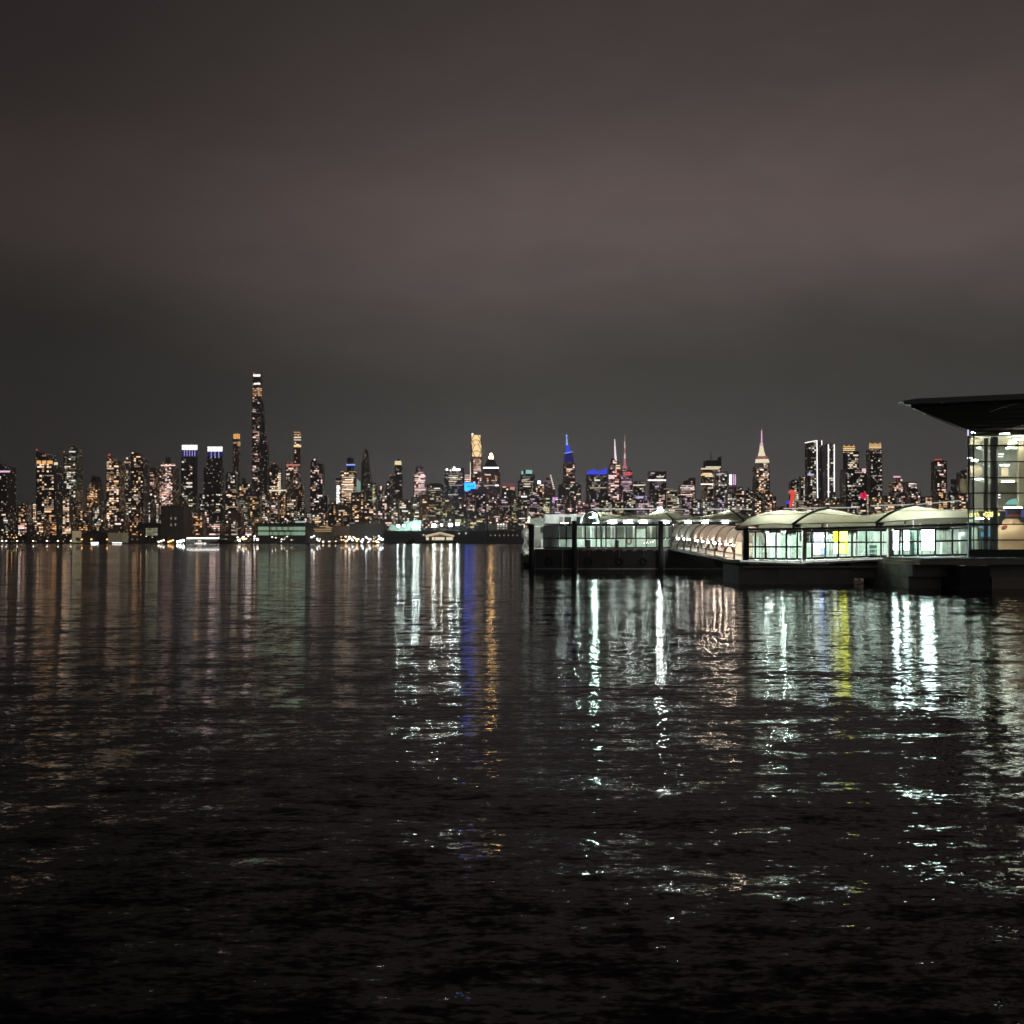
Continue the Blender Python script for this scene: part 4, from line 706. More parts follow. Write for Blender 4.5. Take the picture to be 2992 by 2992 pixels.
# rounded glazed end
ar = crom([P(1701, 1536, Y), P(1707, 1512, Y), P(1717, 1497, Y), P(1730, 1491.5, Y), P(1742, 1498, Y), P(1752, 1516, Y), P(1756, 1536, Y)], 25)
MB().tube(ar + [P(1757, 1600, Y)], .13, 8).build('arch_rib', M['steel'], t, True)
MB().prism([p + Vector((0, .1, 0)) for p in ar], [p + Vector((0, .13, 0)) for p in ar]).build('arch_window', M['glassmint'], t)
for px in (1721, 1733): MB().tube([P(px, 1536, Y + .02), P(px, 1495, Y + .02)], .035, 5).build('mullion', M['wsteel'], t)
MB().grid([[p + Vector((0, 3.2 * k, 0)) for p in ar] for k in (.06, .5, 1, 1.8)]).build('vault_shell', M['fasciawhite'], t, True)
ceiling_lamp(t, PX(1728, Y + 1.6), Y + 1.6, PZ(1512, Y), .7, .3)
def canopy(t, near, ridge, far, mat='membrane', sag=.25, name='canopy', nu=28, nv=9, rib=True, seam=True):
    A, B, C = crom(near, nu), crom(ridge, nu), crom(far, nu); rows = []
    for i in range(nu):
        r_ = []
        for j in range(nv): v = j / (nv - 1); p = A[i].lerp(B[i], v); p.z += sag * 4 * v * (1 - v); r_.append(p)
        for j in range(1, nv): v = j / (nv - 1); p = B[i].lerp(C[i], v); p.z += sag * 4 * v * (1 - v); r_.append(p)
        rows.append(r_)
    c_ = MB().grid(rows).build(name, M[mat], t, True)
    if rib: MB().tube([p + Vector((0, -.03, .06)) for p in rows[-1]], .11, 8).build('rib', M['frame'], c_, True)
    if seam: MB().tube([p + Vector((0, -.01, .012)) for p in [r_[nv // 2] for r_ in rows]], .016, 5).build('seam', M['bronze'], c_)
    MB().tube([p + Vector((0, -.02, 0)) for p in A], .045, 6).build('edge_cable', M['steel'], c_, True)
    return c_
def lit_beam(t, a_, b_, w=.26, h=.1, mat='wsteel'):
    d_ = (b_ - a_); s_ = Vector((-d_.y, d_.x, 0)).normalized() * w / 2; u_ = Vector((0, 0, h / 2))
    return MB().prism([a_ - s_ - u_, a_ + s_ - u_, a_ + s_ + u_, a_ - s_ + u_], [b_ - s_ - u_, b_ + s_ - u_, b_ + s_ + u_, b_ - s_ + u_]).build('ridge_beam', M[mat], t)
Yn, Yr, Yf = Y - .5, Y + 3.6, Y + 8
canopy(t, [P(1757, 1523, Yn), P(1790, 1516, Yn), P(1860, 1514, Yn), P(1966, 1519, Yn)], [P(1734, 1491.5, Yr - 2), P(1780, 1500, Yr - .5), P(1838, 1511, Yr), P(1885, 1505, Yr), P(1930, 1488.5, Yr)], [P(1760, 1522, Yf), P(1800, 1520, Yf), P(1870, 1522, Yf), P(1940, 1522, Yf)], sag=.12)
canopy(t, [P(1966, 1519, Yn), P(2040, 1517, Yn), P(2110, 1517, Yn), P(2172, 1521, Yn)], [P(1930, 1488.5, Yr), P(1970, 1500, Yr), P(2020, 1511, Yr), P(2075, 1505, Yr), P(2131, 1489.5, Yr)], [P(1940, 1522, Yf), P(2000, 1522, Yf), P(2060, 1522, Yf), P(2120, 1522, Yf)], sag=.12)
canopy(t, [P(2172, 1521, Yn), P(2200, 1518, Yn), P(2225, 1518, Yn)], [P(2131, 1489.5, Yr), P(2160, 1500, Yr), P(2205, 1511, Yr)], [P(2120, 1522, Yf), P(2150, 1522, Yf), P(2190, 1522, Yf)], sag=.12, rib=False)
for x0, x1 in ((1762, 1868), (1870, 1962), (1976, 2066), (2070, 2164)): MB().prism([P(x0, 1524.5, Yn + .95), P(x1, 1524.5, Yn + .95), P(x1, 1517, Yn + .1), P(x0, 1516.5, Yn + .1)], [P(x0, 1523.5, Yn + 1.0), P(x1, 1523.5, Yn + 1.0), P(x1, 1516, Yn + .15), P(x0, 1515.5, Yn + .15)]).build('eave_panel', M['whitepanel'], t)
rb = glow('ridge_glow_white', (.95, 1, .92), .8); rd = glow('ridge_glow_dim', (.95, 1, .85), .45); MATS['rd'] = rd; M['rb'] = rb; M['rd'] = rd  # ridge beams glow to stand in for light falling on them from below
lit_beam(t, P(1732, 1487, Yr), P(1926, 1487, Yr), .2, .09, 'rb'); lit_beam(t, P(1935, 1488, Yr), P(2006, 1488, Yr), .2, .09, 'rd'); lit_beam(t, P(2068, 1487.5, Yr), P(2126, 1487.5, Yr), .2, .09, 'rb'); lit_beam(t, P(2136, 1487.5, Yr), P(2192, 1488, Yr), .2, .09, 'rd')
for px, pk in ((1768, 1506), (1838, 1518), (1915, 1500), (1990, 1512), (2060, 1515), (2120, 1502)): ceiling_lamp(t, PX(px, Yr), Yr, PZ(pk + 6, Yr), 1.3, .2)
for px in (1966, 2172): MB().tube([P(px, 1519, Yn), P(px - 2, 1535, Y), P(px - 3, 1601, Y)], .07, 8).build('post', M['frame'], t)
MB().lathe(P(1843, 1487, Yr) - Vector((0, 0, .35)), [(.75, -.5), (.95, -.1), (.8, .15), (.2, .25)], 16).build('roof_vent', M['frame'], t)
# life ring
c_ = P(1838, 1581, Y + .5); mb = MB(); mb.tube([c_ + Vector((.3 * math.cos(a_), 0, .42 * math.sin(a_))) for a_ in [k * math.pi / 9 for k in range(19)]], .09, 8)
t = top(mb, 'life_ring', M['orangeplastic'], 'orange life ring hanging behind the shelter glass', 'life ring')

# ------------------------------------------------------------------ docked ferry behind the barge
Y = 143.6
t = thing('ferry_boat', 'pale ferry with a raised wheelhouse docked behind the black barge', 'ferry', (PX(1640, Y), Y, 0))
zk = PZ(1618, Y)
MB().plan([(PX(1522, Y), Y + 3), (PX(1530, Y), Y), (PX(2050, Y), Y), (PX(2050, Y), Y + 7), (PX(1530, Y), Y + 7)], -.5, .75).build('hull', M['hull'], t)
MB().plan([(PX(1521, Y), Y + 3), (PX(1529, Y), Y - .05), (PX(2050, Y), Y - .05), (PX(2050, Y), Y + 7), (PX(1529, Y), Y + 7)], .753, zk).build('bulwark', plain('grey_bulwark', (.30, .30, .28)), t)
MB().box(PX(1560, Y), PX(2040, Y), Y + .6, Y + 6.4, zk, PZ(1537, Y)).build('cabin', M['boattan'], t)
MB().box(PX(1550, Y), PX(2040, Y), Y + .3, Y + 6.6, PZ(1540, Y), PZ(1535, Y)).build('cabin_roof', M['boatwhite'], t)
MB().box(PX(1579, Y), PX(1590, Y), Y + .5, Y + .595, PZ(1557, Y), PZ(1539.5, Y)).build('window', M['black'], t)
a_ = [(PX(1592, Y), PZ(1535, Y)), (PX(1592, Y), PZ(1506, Y)), (PX(1702, Y), PZ(1506, Y)), (PX(1712, Y), PZ(1535, Y))]
MB().extr(a_, Y + 1.2, Y + 5.8).build('wheelhouse', plain('grey_wheelhouse', (.62, .62, .58)), t); MB().box(PX(1589, Y), PX(1714, Y), Y + .9, Y + 6.1, PZ(1506, Y), PZ(1502.5, Y)).build('wheelhouse_roof', M['boatwhite'], t)
for q, mm in (((1608, 1625, 1509, 1533), 'boatwhite'), ((1649, 1670, 1510, 1531), 'black'), ((1684, 1697, 1510, 1531), 'black'), ((1634, 1645, 1510, 1532), 'bronze')):
    w_ = MB().extr([(PX(q[0] + 1, Y), PZ(q[3], Y)), (PX(q[1] - 1, Y), PZ(q[3], Y)), (PX(q[1] + 1.5, Y), PZ(q[2], Y)), (PX(q[0] + 2, Y), PZ(q[2], Y))], Y + 1.14, Y + 1.19).build('wheelhouse_window', M[mm], t)
MB().box(PX(1551, Y), PX(1592, Y), Y + 1.5, Y + 5, PZ(1535, Y), PZ(1514, Y)).build('lit_cabin', glow('ferry_lit_panel', (.62, .74, .60), .38), t)
for k in range(6): MB().box(PX(1554 + k * 6.4, Y), PX(1558.5 + k * 6.4, Y), Y + 1.4, Y + 1.49, PZ(1525, Y), PZ(1518, Y)).build('cabin_window', plain('pale_glass', (.42, .5, .44)) if k == 0 else MATS['pale_glass'], t)
unit('deck_lamp', M['white_hi'], t, PX(1543, Y), PX(1549, Y), Y + .8, Y + 1, PZ(1516, Y), PZ(1510, Y)); unit('deck_lamp', M['cream'], t, PX(1541, Y), PX(1549, Y), Y + .8, Y + 1, PZ(1528, Y), PZ(1518, Y)); unit('deck_lamp', M['cream'], t, PX(1531, Y), PX(1533.5, Y), Y + .8, Y + 1, PZ(1543, Y), PZ(1532, Y))
MB().lathe(P(1535, 1573, Y + 2), [(.25, 0), (.62, .3), (.68, 1.0), (.45, 1.5)], 14).build('life_raft_canister', M['boatwhite'], t, True)
for dx in (-.4, .4): MB().tube([P(1535, 1603, Y + 2) + Vector((dx * 1.3, 0, 0)), P(1535, 1573, Y + 2) + Vector((-dx * .6, 0, 0))], .06, 5).build('canister_stand', M['boatwhite'], t)
MB().box(PX(1527, Y), PX(1550, Y), Y + 1, Y + 3, PZ(1606, Y), PZ(1602, Y)).build('bow_shelf', M['boatwhite'], t); MB().lathe(P(1536, 1618, Y + .4), [(.5, 0), (.55, .35), (.2, .55)], 10).build('fender', M['boatwhite'], t)
for k in range(9): MB().tube([P(1560 + k * 4, 1603, Y + .2), P(1560 + k * 4, 1577, Y + .2)], .03, 4).build('railing', M['brownsteel'], t)

# ------------------------------------------------------------------ gangway
Y0, Y1 = 124.2, 91.9; XA, XB = 21.05, 21.72; za, zb = 3.12, 2.2; WG = 3.0
def G(s, u, h): return Vector((XA + (XB - XA) * s + u * WG, Y0 + (Y1 - Y0) * s, za + (zb - za) * s + h))    # s along, u across, h above its deck
t = thing('gangway', 'sloping covered gangway with bent brown ribs and a curved translucent roof', 'gangway', G(0, .5, 0))
MB().prism([G(0, -.05, -.35), G(0, 1.05, -.35), G(0, 1.05, 0), G(0, -.05, 0)], [G(1, -.05, -.35), G(1, 1.05, -.35), G(1, 1.05, 0), G(1, -.05, 0)]).build('deck', M['deck'], t)
MB().prism([G(0, -.07, -.30), G(0, -.055, -.30), G(0, -.055, -.08), G(0, -.07, -.08)], [G(1, -.07, -.30), G(1, -.055, -.30), G(1, -.055, -.08), G(1, -.07, -.08)]).build('edge_plate', M['wsteel'], t)
NB = 8; prof = [(.0, 1.5), (.02, 1.95), (.10, 2.5), (.25, 2.95), (.45, 3.2), (.62, 3.2), (.80, 2.95), (.92, 2.5), (.99, 1.95), (1.0, 1.5)]
for k in range(NB):
    s0, s1 = k / NB + .004, (k + 1) / NB - .004
    MB().grid([[G(s_, u, h) for u, h in prof] for s_ in (s0, (s0 + s1) / 2, s1)]).build('roof_panel', M['vault'], t, True)
for k in range(NB + 1):
    s_ = k / NB
    MB().tube([G(s_, u, h + .03) for u, h in prof], .035, 6).build('roof_rib', M['brownsteel'], t)
    for u in (0, 1):
        o_ = -.02 if u == 0 else 1.02
        MB().tube([G(s_ - .035, o_, 1.55), G(s_ - .012, o_ - .03 + u * .06, 1.0), G(s_, o_, .6), G(s_, o_, 0)], .095, 6).build('bent_post', M['brownsteel'], t)
        if k < NB: MB().tube([G(s_, o_, .6), G(s_ + .035, o_, 1.05), G(s_ + .06, o_, 1.5)], .08, 6).build('bent_post', M['brownsteel'], t)
for u in (-.02, 1.02):
    for h, r_ in ((1.5, .07), (1.25, .045), (.62, .045), (.08, .05)): MB().tube([G(0, u, h), G(1, u, h)], r_, 6).build('rail', M['brownsteel'], t)
warmfloor = plain('tan_guard_panel', (.52, .48, .41), .6)
for k in range(NB):
    MB().grid([[G(s_, 1.0, h) for h in (.1, 1.45)] for s_ in (k / NB + .02, (k + 1) / NB - .02)]).build('guard_panel', warmfloor, t)
for k, s_ in enumerate((.1, .2, .30, .44, .54, .63, .71, .80, .88, .95)):
    p = G(s_, .06, 1.24); unit('wall_lamp', M['tube_warm'] if k > 2 else M['tube'], t, p.x - .1, p.x + .1, p.y - .35, p.y + .35, p.z, p.z + .18)

# ------------------------------------------------------------------ pier with the glass walkway
YW = 87.0
t = thing('pier', 'dark concrete pier wall and deck carrying the glass walkway', 'pier', (PX(2480, YW), YW, 0))
def zdeck(px): return 2.02 + max(0, (px - 2345)) * .00125 if px < 2850 else 2.65
dk = [(2160, 1636.5), (2345, 1642.5), (2352, 1640), (2600, 1628.5), (2836, 1627)]
MB().extr([(PX(x, YW), PZ(y, YW)) for x, y in dk] + [(PX(x, YW), PZ(y, YW) - .28) for x, y in dk[::-1]], YW - .25, YW + 7).build('deck_slab', M['deck'], t)
MB().extr([(PX(x, YW), PZ(y, YW) - .02) for x, y in dk] + [(PX(x, YW), PZ(y, YW) - .10) for x, y in dk[::-1]], YW - .31, YW - .255).build('edge_strip', M['deckglow'], t)
MB().box(PX(2160, YW), PX(2490, YW), YW + .3, YW + 6.6, -1.5, 1.72).build('pier_wall', M['concrete'], t); MB().box(PX(2276, YW), PX(2290, YW), YW + .22, YW + .3, -1, 1.6).build('buttress', M['concrete'], t)
MB().box(PX(2490, YW) + .01, PX(2860, YW), YW + .5, YW + 6.4, .56, 1.9).build('cross_beam', M['concrete'], t)
for a_, b_ in ((2490.5, 2500), (2620, 2656)): MB().box(PX(a_, YW), PX(b_, YW), YW + .4, YW + 6.5, -1.5, .555).build('pier_column', M['concrete'], t)
MB().box(PX(2170, YW), PX(2600, YW), YW - .3, YW + .28, 1.55, 1.72).build('ledge', M['concrete2'], t)
for k in range(16): MB().box(PX(2182 + k * 38, YW), PX(2186 + k * 38, YW), YW - .38, YW - .32, PZ(1645 - max(0, k - 4) * 1.5, YW), PZ(1642 - max(0, k - 4) * 1.5, YW)).build('bracket', M['steel'], t)

t = thing('glass_walkway', 'brightly lit glass walkway under peaked tensile fabric roofs', 'walkway', (PX(2480, YW), YW, 2.0))
lin = lambda pts: (lambda q: next((pts[i][1] + (pts[i + 1][1] - pts[i][1]) * (q - pts[i][0]) / (pts[i + 1][0] - pts[i][0]) for i in range(len(pts) - 1) if q <= pts[i + 1][0]), pts[-1][1]))
ft = lin([(2170, 1553.5), (2350, 1552), (2600, 1548.5), (2850, 1542)])
glazed_bays(t, [2182, 2206.7, 2236.5, 2267, 2297.4, 2329, 2345], YW, ft, lambda q: 1597.6, lin([(2182, 1632), (2350, 1633.5)]), .07, thick={2182: .2})
glazed_bays(t, [2354, 2372, 2410.4, 2449.8, 2488.7, 2531, 2574, 2592], YW, ft, lambda q: 1584.5, lin([(2354, 1632), (2592, 1624.5)]), .07, thick={2354: .06})
glazed_bays(t, [2607, 2628, 2637, 2681, 2732, 2782.5, 2833], YW, ft, lin([(2607, 1584), (2833, 1579)]), lin([(2607, 1624), (2833, 1621)]), .08)
for px, w_, mm in ((2179, .22, 'frame'), (2349.5, .14, 'wsteel'), (2600, .16, 'wsteel'), (2834, .1, 'frame')): MB().box(PX(px, YW) - w_, PX(px, YW) + w_, YW - .12, YW + .35, PZ(1638, YW) if px < 2500 else PZ(1630, YW), PZ(1541, YW)).build('post', M[mm], t)
eb = lin([(2150, 1546), (2350, 1544), (2600, 1538), (2850, 1530)])
MB().extr([(PX(x, YW), PZ(eb(x) + 4, YW)) for x in (2150, 2350, 2600, 2845)] + [(PX(x, YW), PZ(eb(x) - 2.2, YW)) for x in (2845, 2600, 2350, 2150)], YW - .32, YW - .1).build('eave_beam', M['frame'], t)
MB().extr([(PX(x, YW), PZ(eb(x) + 8, YW)) for x in (2186, 2350, 2600, 2838)] + [(PX(x, YW), PZ(eb(x) + 5, YW)) for x in (2838, 2600, 2350, 2186)], YW - .15, YW - .02).build('gutter', M['wsteel'], t)
YK = YW + 6
MB().extr([(PX(2186, YW), PZ(1637, YW)), (PX(2345, YW), PZ(1641, YW)), (PX(2600, YW), PZ(1628, YW)), (PX(2838, YW), PZ(1626, YW)), (PX(2838, YW), PZ(1625.5, YW)), (PX(2600, YW), PZ(1627, YW)), (PX(2345, YW), PZ(1640, YW)), (PX(2186, YW), PZ(1636, YW))], YW + .1, YK).build('floor', M['deck'], t)
mats = ['mintpanel', 'whitepanel', 'mintpanel', 'steel', 'mintpanel', 'whitepanel']
x = PX(2200, YK); i = 0
while x < PX(2840, YK):
    w_ = 1.28 + .25 * (i % 3); z0 = 2.05 + max(0, x - 28) * .04
    MB().box(x, x + w_ - .14, YK, YK + .08, z0, z0 + (2.4, 2.75, 2.6, 1.9, 2.75, 2.5)[i % 6]).build('back_panel', M[('mintpanel', 'whitepanel', 'paleglass', 'mintpanel', 'greypanel', 'whitepanel', 'mintpanel', 'paleglass')[i % 8]], t); MB().box(x + w_ - .12, x + w_ - .02, YK - .05, YK + .12, z0, z0 + 3.2).build('back_post', M['wsteel'], t)
    for q in range(1, 4): MB().box(x + w_ * q / 4 - .02, x + w_ * q / 4 + .02, YK - .06, YK - .003, z0, z0 + 2.5).build('back_mullion', M['wsteel' if q != 2 else 'steel'], t)
    if i % 3 == 1: MB().tube([(x, YK - .4, z0 + .2), (x + w_, YK - .4, z0 + 2.4)], .05, 6).build('brace', M['wsteel'], t)
    x += w_; i += 1
for h in (.55, .95): MB().tube([(PX(2190, YW + 3), YW + 3.4, 2.05 + h), (PX(2345, YW + 3), YW + 3.4, 2.05 + h), (PX(2830, YW + 3), YW + 3.4, 2.6 + h)], .03, 5).build('hand_rail', M['wsteel'], t)
for px in range(2200, 2840, 21): p = P(px, 1600, YW + 3.4); MB().tube([(p.x, p.y, 2.05 + max(0, p.x - 28) * .035), (p.x, p.y, 3.0 + max(0, p.x - 28) * .035)], .022, 5).build('rail_post', M['wsteel'], t)
for x0, x1, y_, hh, mm in ((2308, 2314, 2.2, 2.4, 'wsteel'), (2423, 2430, 3.0, 2.2, 'mintpanel'), (2500, 2506, 2.0, 2.5, 'wsteel'), (2545, 2562, 3.4, 1.3, 'dkgreen'), (2663, 2672, 2.4, 2.4, 'dkgreen'), (2752, 2766, 2.5, 1.5, 'mintpanel'), (2806, 2818, 2.8, 2.2, 'wsteel'), (2245, 2250, 2.6, 2.4, 'wsteel')):
    p = PX(x0, YW + y_); z0 = 2.05 + max(0, p - 28) * .04; MB().box(p, PX(x1, YW + y_), YW + y_, YW + y_ + .4, z0, z0 + hh).build('pillar' if hh > 2 else 'counter', M[mm], t)
for k, px in enumerate((2215, 2262, 2310, 2365, 2415, 2462, 2510, 2556, 2620, 2666, 2714, 2762, 2808)):
    p = P(px, ft(px) + 1, YW + 2.6); ceiling_lamp(t, p.x, p.y, p.z + .02, 1.0, .16)
for px in (2240, 2290, 2625, 2705, 2722): p = P(px, ft(px) + 3, YW + 1.2); ceiling_lamp(t, p.x, p.y, p.z, .3, .12, 'tube_hi', .1)
for k, (px, py) in enumerate(((2255, 1515), (2330, 1510), (2412, 1508), (2455, 1517), (2540, 1517), (2660, 1500), (2710, 1505), (2790, 1508))):
    p = P(px, py, YW + 3.3); ceiling_lamp(t, p.x, p.y, p.z, .4, .13, 'tube_hi' if px in (2330, 2412, 2660, 2255) else 'tube')
Yn, Yr, Yf = YW - .6, YW + 3.2, YW + 7.2
def far(pts): return [P(x, y, Yf) for x, y in pts]
canopy(t, [P(2147, 1546, Yn), P(2190, 1536.5, Yn), P(2250, 1530.5, Yn), P(2318, 1532.5, Yn)], [P(2236, 1499, Yr), P(2285, 1491, Yr), P(2345, 1494.5, Yr), P(2420, 1487.5, Yr)], far([(2215, 1548), (2270, 1547), (2340, 1547), (2400, 1547)]), sag=.3)
canopy(t, [P(2318, 1532.5, Yn), P(2390, 1529, Yn), P(2480, 1527.5, Yn), P(2562, 1527, Yn)], [P(2420, 1487.5, Yr), P(2460, 1494, Yr), P(2520, 1507, Yr), P(2580, 1502, Yr), P(2671, 1478.5, Yr)], far([(2400, 1547), (2470, 1545), (2560, 1543), (2640, 1541)]), sag=.3)
canopy(t, [P(2562, 1527, Yn), P(2640, 1521, Yn), P(2740, 1514.5, Yn), P(2850, 1513, Yn)], [P(2671, 1478.5, Yr), P(2715, 1484, Yr), P(2770, 1490.5, Yr), P(2850, 1488, Yr)], far([(2640, 1541), (2710, 1539), (2780, 1537), (2850, 1535)]), sag=.3, rib=False)
MB().tube([P(2147, 1546, Yn) + Vector((0, -.03, .06))] + [P(x, y, Yn + (Yr - Yn) * q) for x, y, q in ((2170, 1529, .25), (2200, 1512, .6), (2236, 1498.5, 1))], .05, 6).build('edge_rib', M['frame'], t)
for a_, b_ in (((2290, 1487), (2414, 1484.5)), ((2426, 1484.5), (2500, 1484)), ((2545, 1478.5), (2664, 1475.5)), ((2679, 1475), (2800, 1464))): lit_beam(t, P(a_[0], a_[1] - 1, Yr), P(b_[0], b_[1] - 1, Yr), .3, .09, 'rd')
lit_beam(t, P(2380, 1480, Yr + 5), P(2455, 1480, Yr + 5), 2.2, .3, 'stone')
for nx, ny in ((2318, 1532.5), (2562, 1527)):
    p = P(nx, ny, Yn); MB().tube([p + Vector((0, .1, .12)), p + Vector((.1, .3, -.35)), P(nx + 4, eb(nx), YW - .2)], .11, 8).build('node', M['frame'], t); MB().lathe(p + Vector((.45, .3, -.1)), [(.05, -.18), (.34, -.1), (.36, .05), (.1, .16)], 10).build('node_cap', M['frame'], t)
for px, py in ((2167, 1541), (2412, 1486), (2664, 1477)): MB().tube([P(px, py, Yr), P(px + 3, py + 12, Yr), P(px + 5, 1545, Yr)], .06, 6).build('strut', M['steel'], t)
# posters and light boxes
def lightbox(label, parts, y_=1.0):
    x0 = min(p[0] for p in parts); x1 = max(p[1] for p in parts); Yp = YW + y_; q = (x0 + x1) / 2
    t = thing('light_box', label, 'light box', (PX(q, Yp), Yp, PZ(1630, Yp)), 'lit advertising boxes in the walkway')
    y0 = min(p[2] for p in parts); y1 = max(p[3] for p in parts)
    MB().box(PX(x0 - 1, Yp), PX(x1 + 1, Yp), Yp + .02, Yp + .22, PZ(y1 + 1, Yp), PZ(y0 - 1, Yp)).build('case', M['steel'], t)
    for a_, b_, c_, d_, mm in parts: MB().box(PX(a_, Yp), PX(b_, Yp), Yp - .02, Yp + .015, PZ(d_, Yp), PZ(c_, Yp)).build('lit_panel', mm, t)
    for a_ in (x0 + 2, x1 - 3): MB().box(PX(a_, Yp), PX(a_ + 1, Yp), Yp + .05, Yp + .15, 2.02, PZ(y1 + 1, Yp)).build('leg', M['steel'], t)
lbw = glow('poster_white', (1, 1, .97), 8, True); lbb = glow('poster_blue', (.13, .18, 1), 9, True); lbp = glow('poster_lilac', (.80, .66, 1), 3, True); lby = glow('poster_yellow', (1, .86, .02), 12, True); lbc = glow('poster_pale_yellow', (1, .94, .16), 6, True); lbi = glow('poster_ice', (.86, .98, 1), 32, True)
lightbox('blue and lilac lit poster behind the walkway glass', [(2378, 2408, 1556, 1563, lbp), (2378, 2408, 1564, 1570, lbw), (2378, 2408, 1571, 1583, lbp), (2378, 2408, 1586, 1600, lbw), (2378, 2397, 1600, 1619, lbw), (2397, 2408, 1588, 1599, lbb), (2383, 2408, 1601, 1619, lbb)][:5] + [(2397.2, 2408, 1600.2, 1619, lbb)])
pb = MB()
for q in range(11):
    yy = 1558 + q * 5.2; pb.box(PX(2381 + q * 5 % 7, YW + .9), PX(2395 + q * 7 % 11, YW + .9), YW + .955, YW + .975, PZ(yy + 1.4, YW + 1), PZ(yy, YW + 1))
po = next(o for o in S.objects if o.get('label', '').startswith('blue and lilac')); pb.build('poster_marks', plain('poster_ink', (.12, .10, .35)), po)
lightbox('narrow lit poster with a yellow upper half and white lower half', [(2437, 2449, 1552, 1583, lby), (2437, 2449, 1586, 1617, lbw)])
lightbox('bright pale yellow lit poster next to the narrow yellow one', [(2454, 2476, 1552, 1584, lbc), (2454, 2470, 1586, 1617, lbc), (2470.2, 2476, 1586, 1617, lby)], 1.2)
lightbox('slim white light box near the white post of the walkway', [(2609, 2627, 1552, 1606, lbi)])
lightbox('slimmest white light box between two close mullions', [(2642, 2656, 1550, 1606, lbi)], 1.3)
lightbox('widest glaring white light box in the walkway', [(2693, 2730, 1547, 1607, lbi)])

# ------------------------------------------------------------------ terminal building
YT = 84.0; XC = PX(2830, YT); zg = PZ(1628, YT); DG = (40.6 - 29.6) / 14.0
t = thing('ferry_terminal', 'tall glass ferry terminal with a sharp overhanging dark roof', 'building', (XC + 8, YT, 2.3))
XE = 90.0
MB().plan([(29.6, 70), (XE, 70), (XE, 112), (29.6 + DG * 42, 112)], 13.93, 14.12).build('soffit', M['roofdark'], t)
def tilt(o, k=.045):
    for v in o.data.vertices: v.co.z += (v.co.x + ORG[o].x - 29.6) * k * max(0, min(1, (84 - (v.co.y + ORG[o].y)) / 14))
tilt(t.children[-1])
o = MB().plan([(28.9, 69.6), (XE, 69.6), (XE, 112), (29.2 + DG * 42, 112)], 14.123, 14.36).build('fascia', M['fascia'], t); tilt(o)
o = MB().prism([(28.45, 69.9, 14.38), (XE, 69.2, 14.38), (XE, 112, 14.38), (60, 112, 14.38)], [(30.2, 70.4, 14.62), (XE, 69.9, 14.62), (XE, 111, 14.62), (62, 111, 14.62)]).build('roof', M['fascia'], t); tilt(o)
for q in range(1, 6): o = MB().box(29.6 + DG * q * 2.3 + .3, XE, 70 + q * 2.3, 70 + q * 2.3 + .05, 13.905, 13.928).build('soffit_joint', M['crown'], t); tilt(o)
for q in range(8): o = MB().box(31 + q * 6.5, 31.06 + q * 6.5, 70.05, 83.9 if q > 1 else 71.5 + q * 7, 13.89, 13.904).build('soffit_joint', M['crown'], t); tilt(o)
for q in range(10): o = MB().box(30 + q * 6, 30.05 + q * 6, 69.57, 69.598, 14.14, 14.35).build('fascia_joint', M['frame'], t); tilt(o)
# glazed front: six tall bays of stacked panes
ys = [1253, 1302, 1349, 1396, 1441, 1487, 1532, 1578, 1607]
bays = [XC, XC + .45, PX(2990, YT) + 1.3, PX(3150, YT), PX(3320, YT), XE]
for i in range(len(bays) - 1):
    w_ = MB().box(bays[i] + .02, bays[i + 1] - .02, YT, YT + .03, PZ(1607, YT), 13.9).build('window', M['glass2'], t)
    fb = MB()
    for y in ys[1:]: fb.box(bays[i] + .03, bays[i + 1] - .03, YT - .05, YT - .004, PZ(y, YT) - .055, PZ(y, YT) + .055)
    fb.box(bays[i] - .03, bays[i] + .03, YT - .06, YT + .06, PZ(1628, YT), 13.9); fb.build('frame', M['frame'], w_)
MB().box(XC, XE, YT - .02, YT + .3, zg, PZ(1608.5, YT)).build('plinth', M['dkgreen'], t)
MB().add([(XC, YT + .05, zg), (XC + .5 * 26, YT + 26, zg), (XC + .5 * 26, YT + 26, 13.9), (XC, YT + .05, 13.9), (XC + .15, YT + .05, zg), (XC + .15 + .5 * 26, YT + 26, zg), (XC + .15 + .5 * 26, YT + 26, 13.9), (XC + .15, YT + .05, 13.9)], [(0, 1, 2, 3), (4, 7, 6, 5), (3, 2, 6, 7), (0, 4, 5, 1)]).build('side_glazing', M['glass2'], t)
unit('corner_lamp', M['violet'], t, XC - .12, XC - .02, YT - .1, YT, PZ(1273, YT), PZ(1256, YT))
Yi = YT + 8
MB().box(XC + 5.2, XE, YT + 9.6, YT + 9.9, zg, 13.8).build('back_wall', plain('grey_green_wall', (.34, .36, .34)), t)
def slab(nm, mt, y0, z0, z1, dx=.25): MB().plan([(XC + .5 * y0 + dx, YT + y0), (XE, YT + y0), (XE, YT + 9.5), (XC + 4.75 + dx, YT + 9.5)], z0, z1).build(nm, mt, t)
slab('floor', M['deck'], .4, zg + .003, zg + .1)
slab('upper_floor', M['beige'], 5, PZ(1484, YT + 5) - .3, PZ(1484, YT + 5))
slab('gallery', M['beige'], 7.5, PZ(1400, YT + 7.5) - .25, PZ(1400, YT + 7.5), 2.5)
slab('ceiling', plain('cream_ceiling', (.76, .68, .54)), 1.2, 13.5, 13.62)
for px, y_, w_ in ((2889, 1.6, .2), (2913, .9, .33)):
    p = PX(px, YT + y_); MB().lathe((p, YT + y_ + .5, 0), [(w_, zg + .1), (w_, 13.4)], 18).build('column', M['bronze'], t, True)
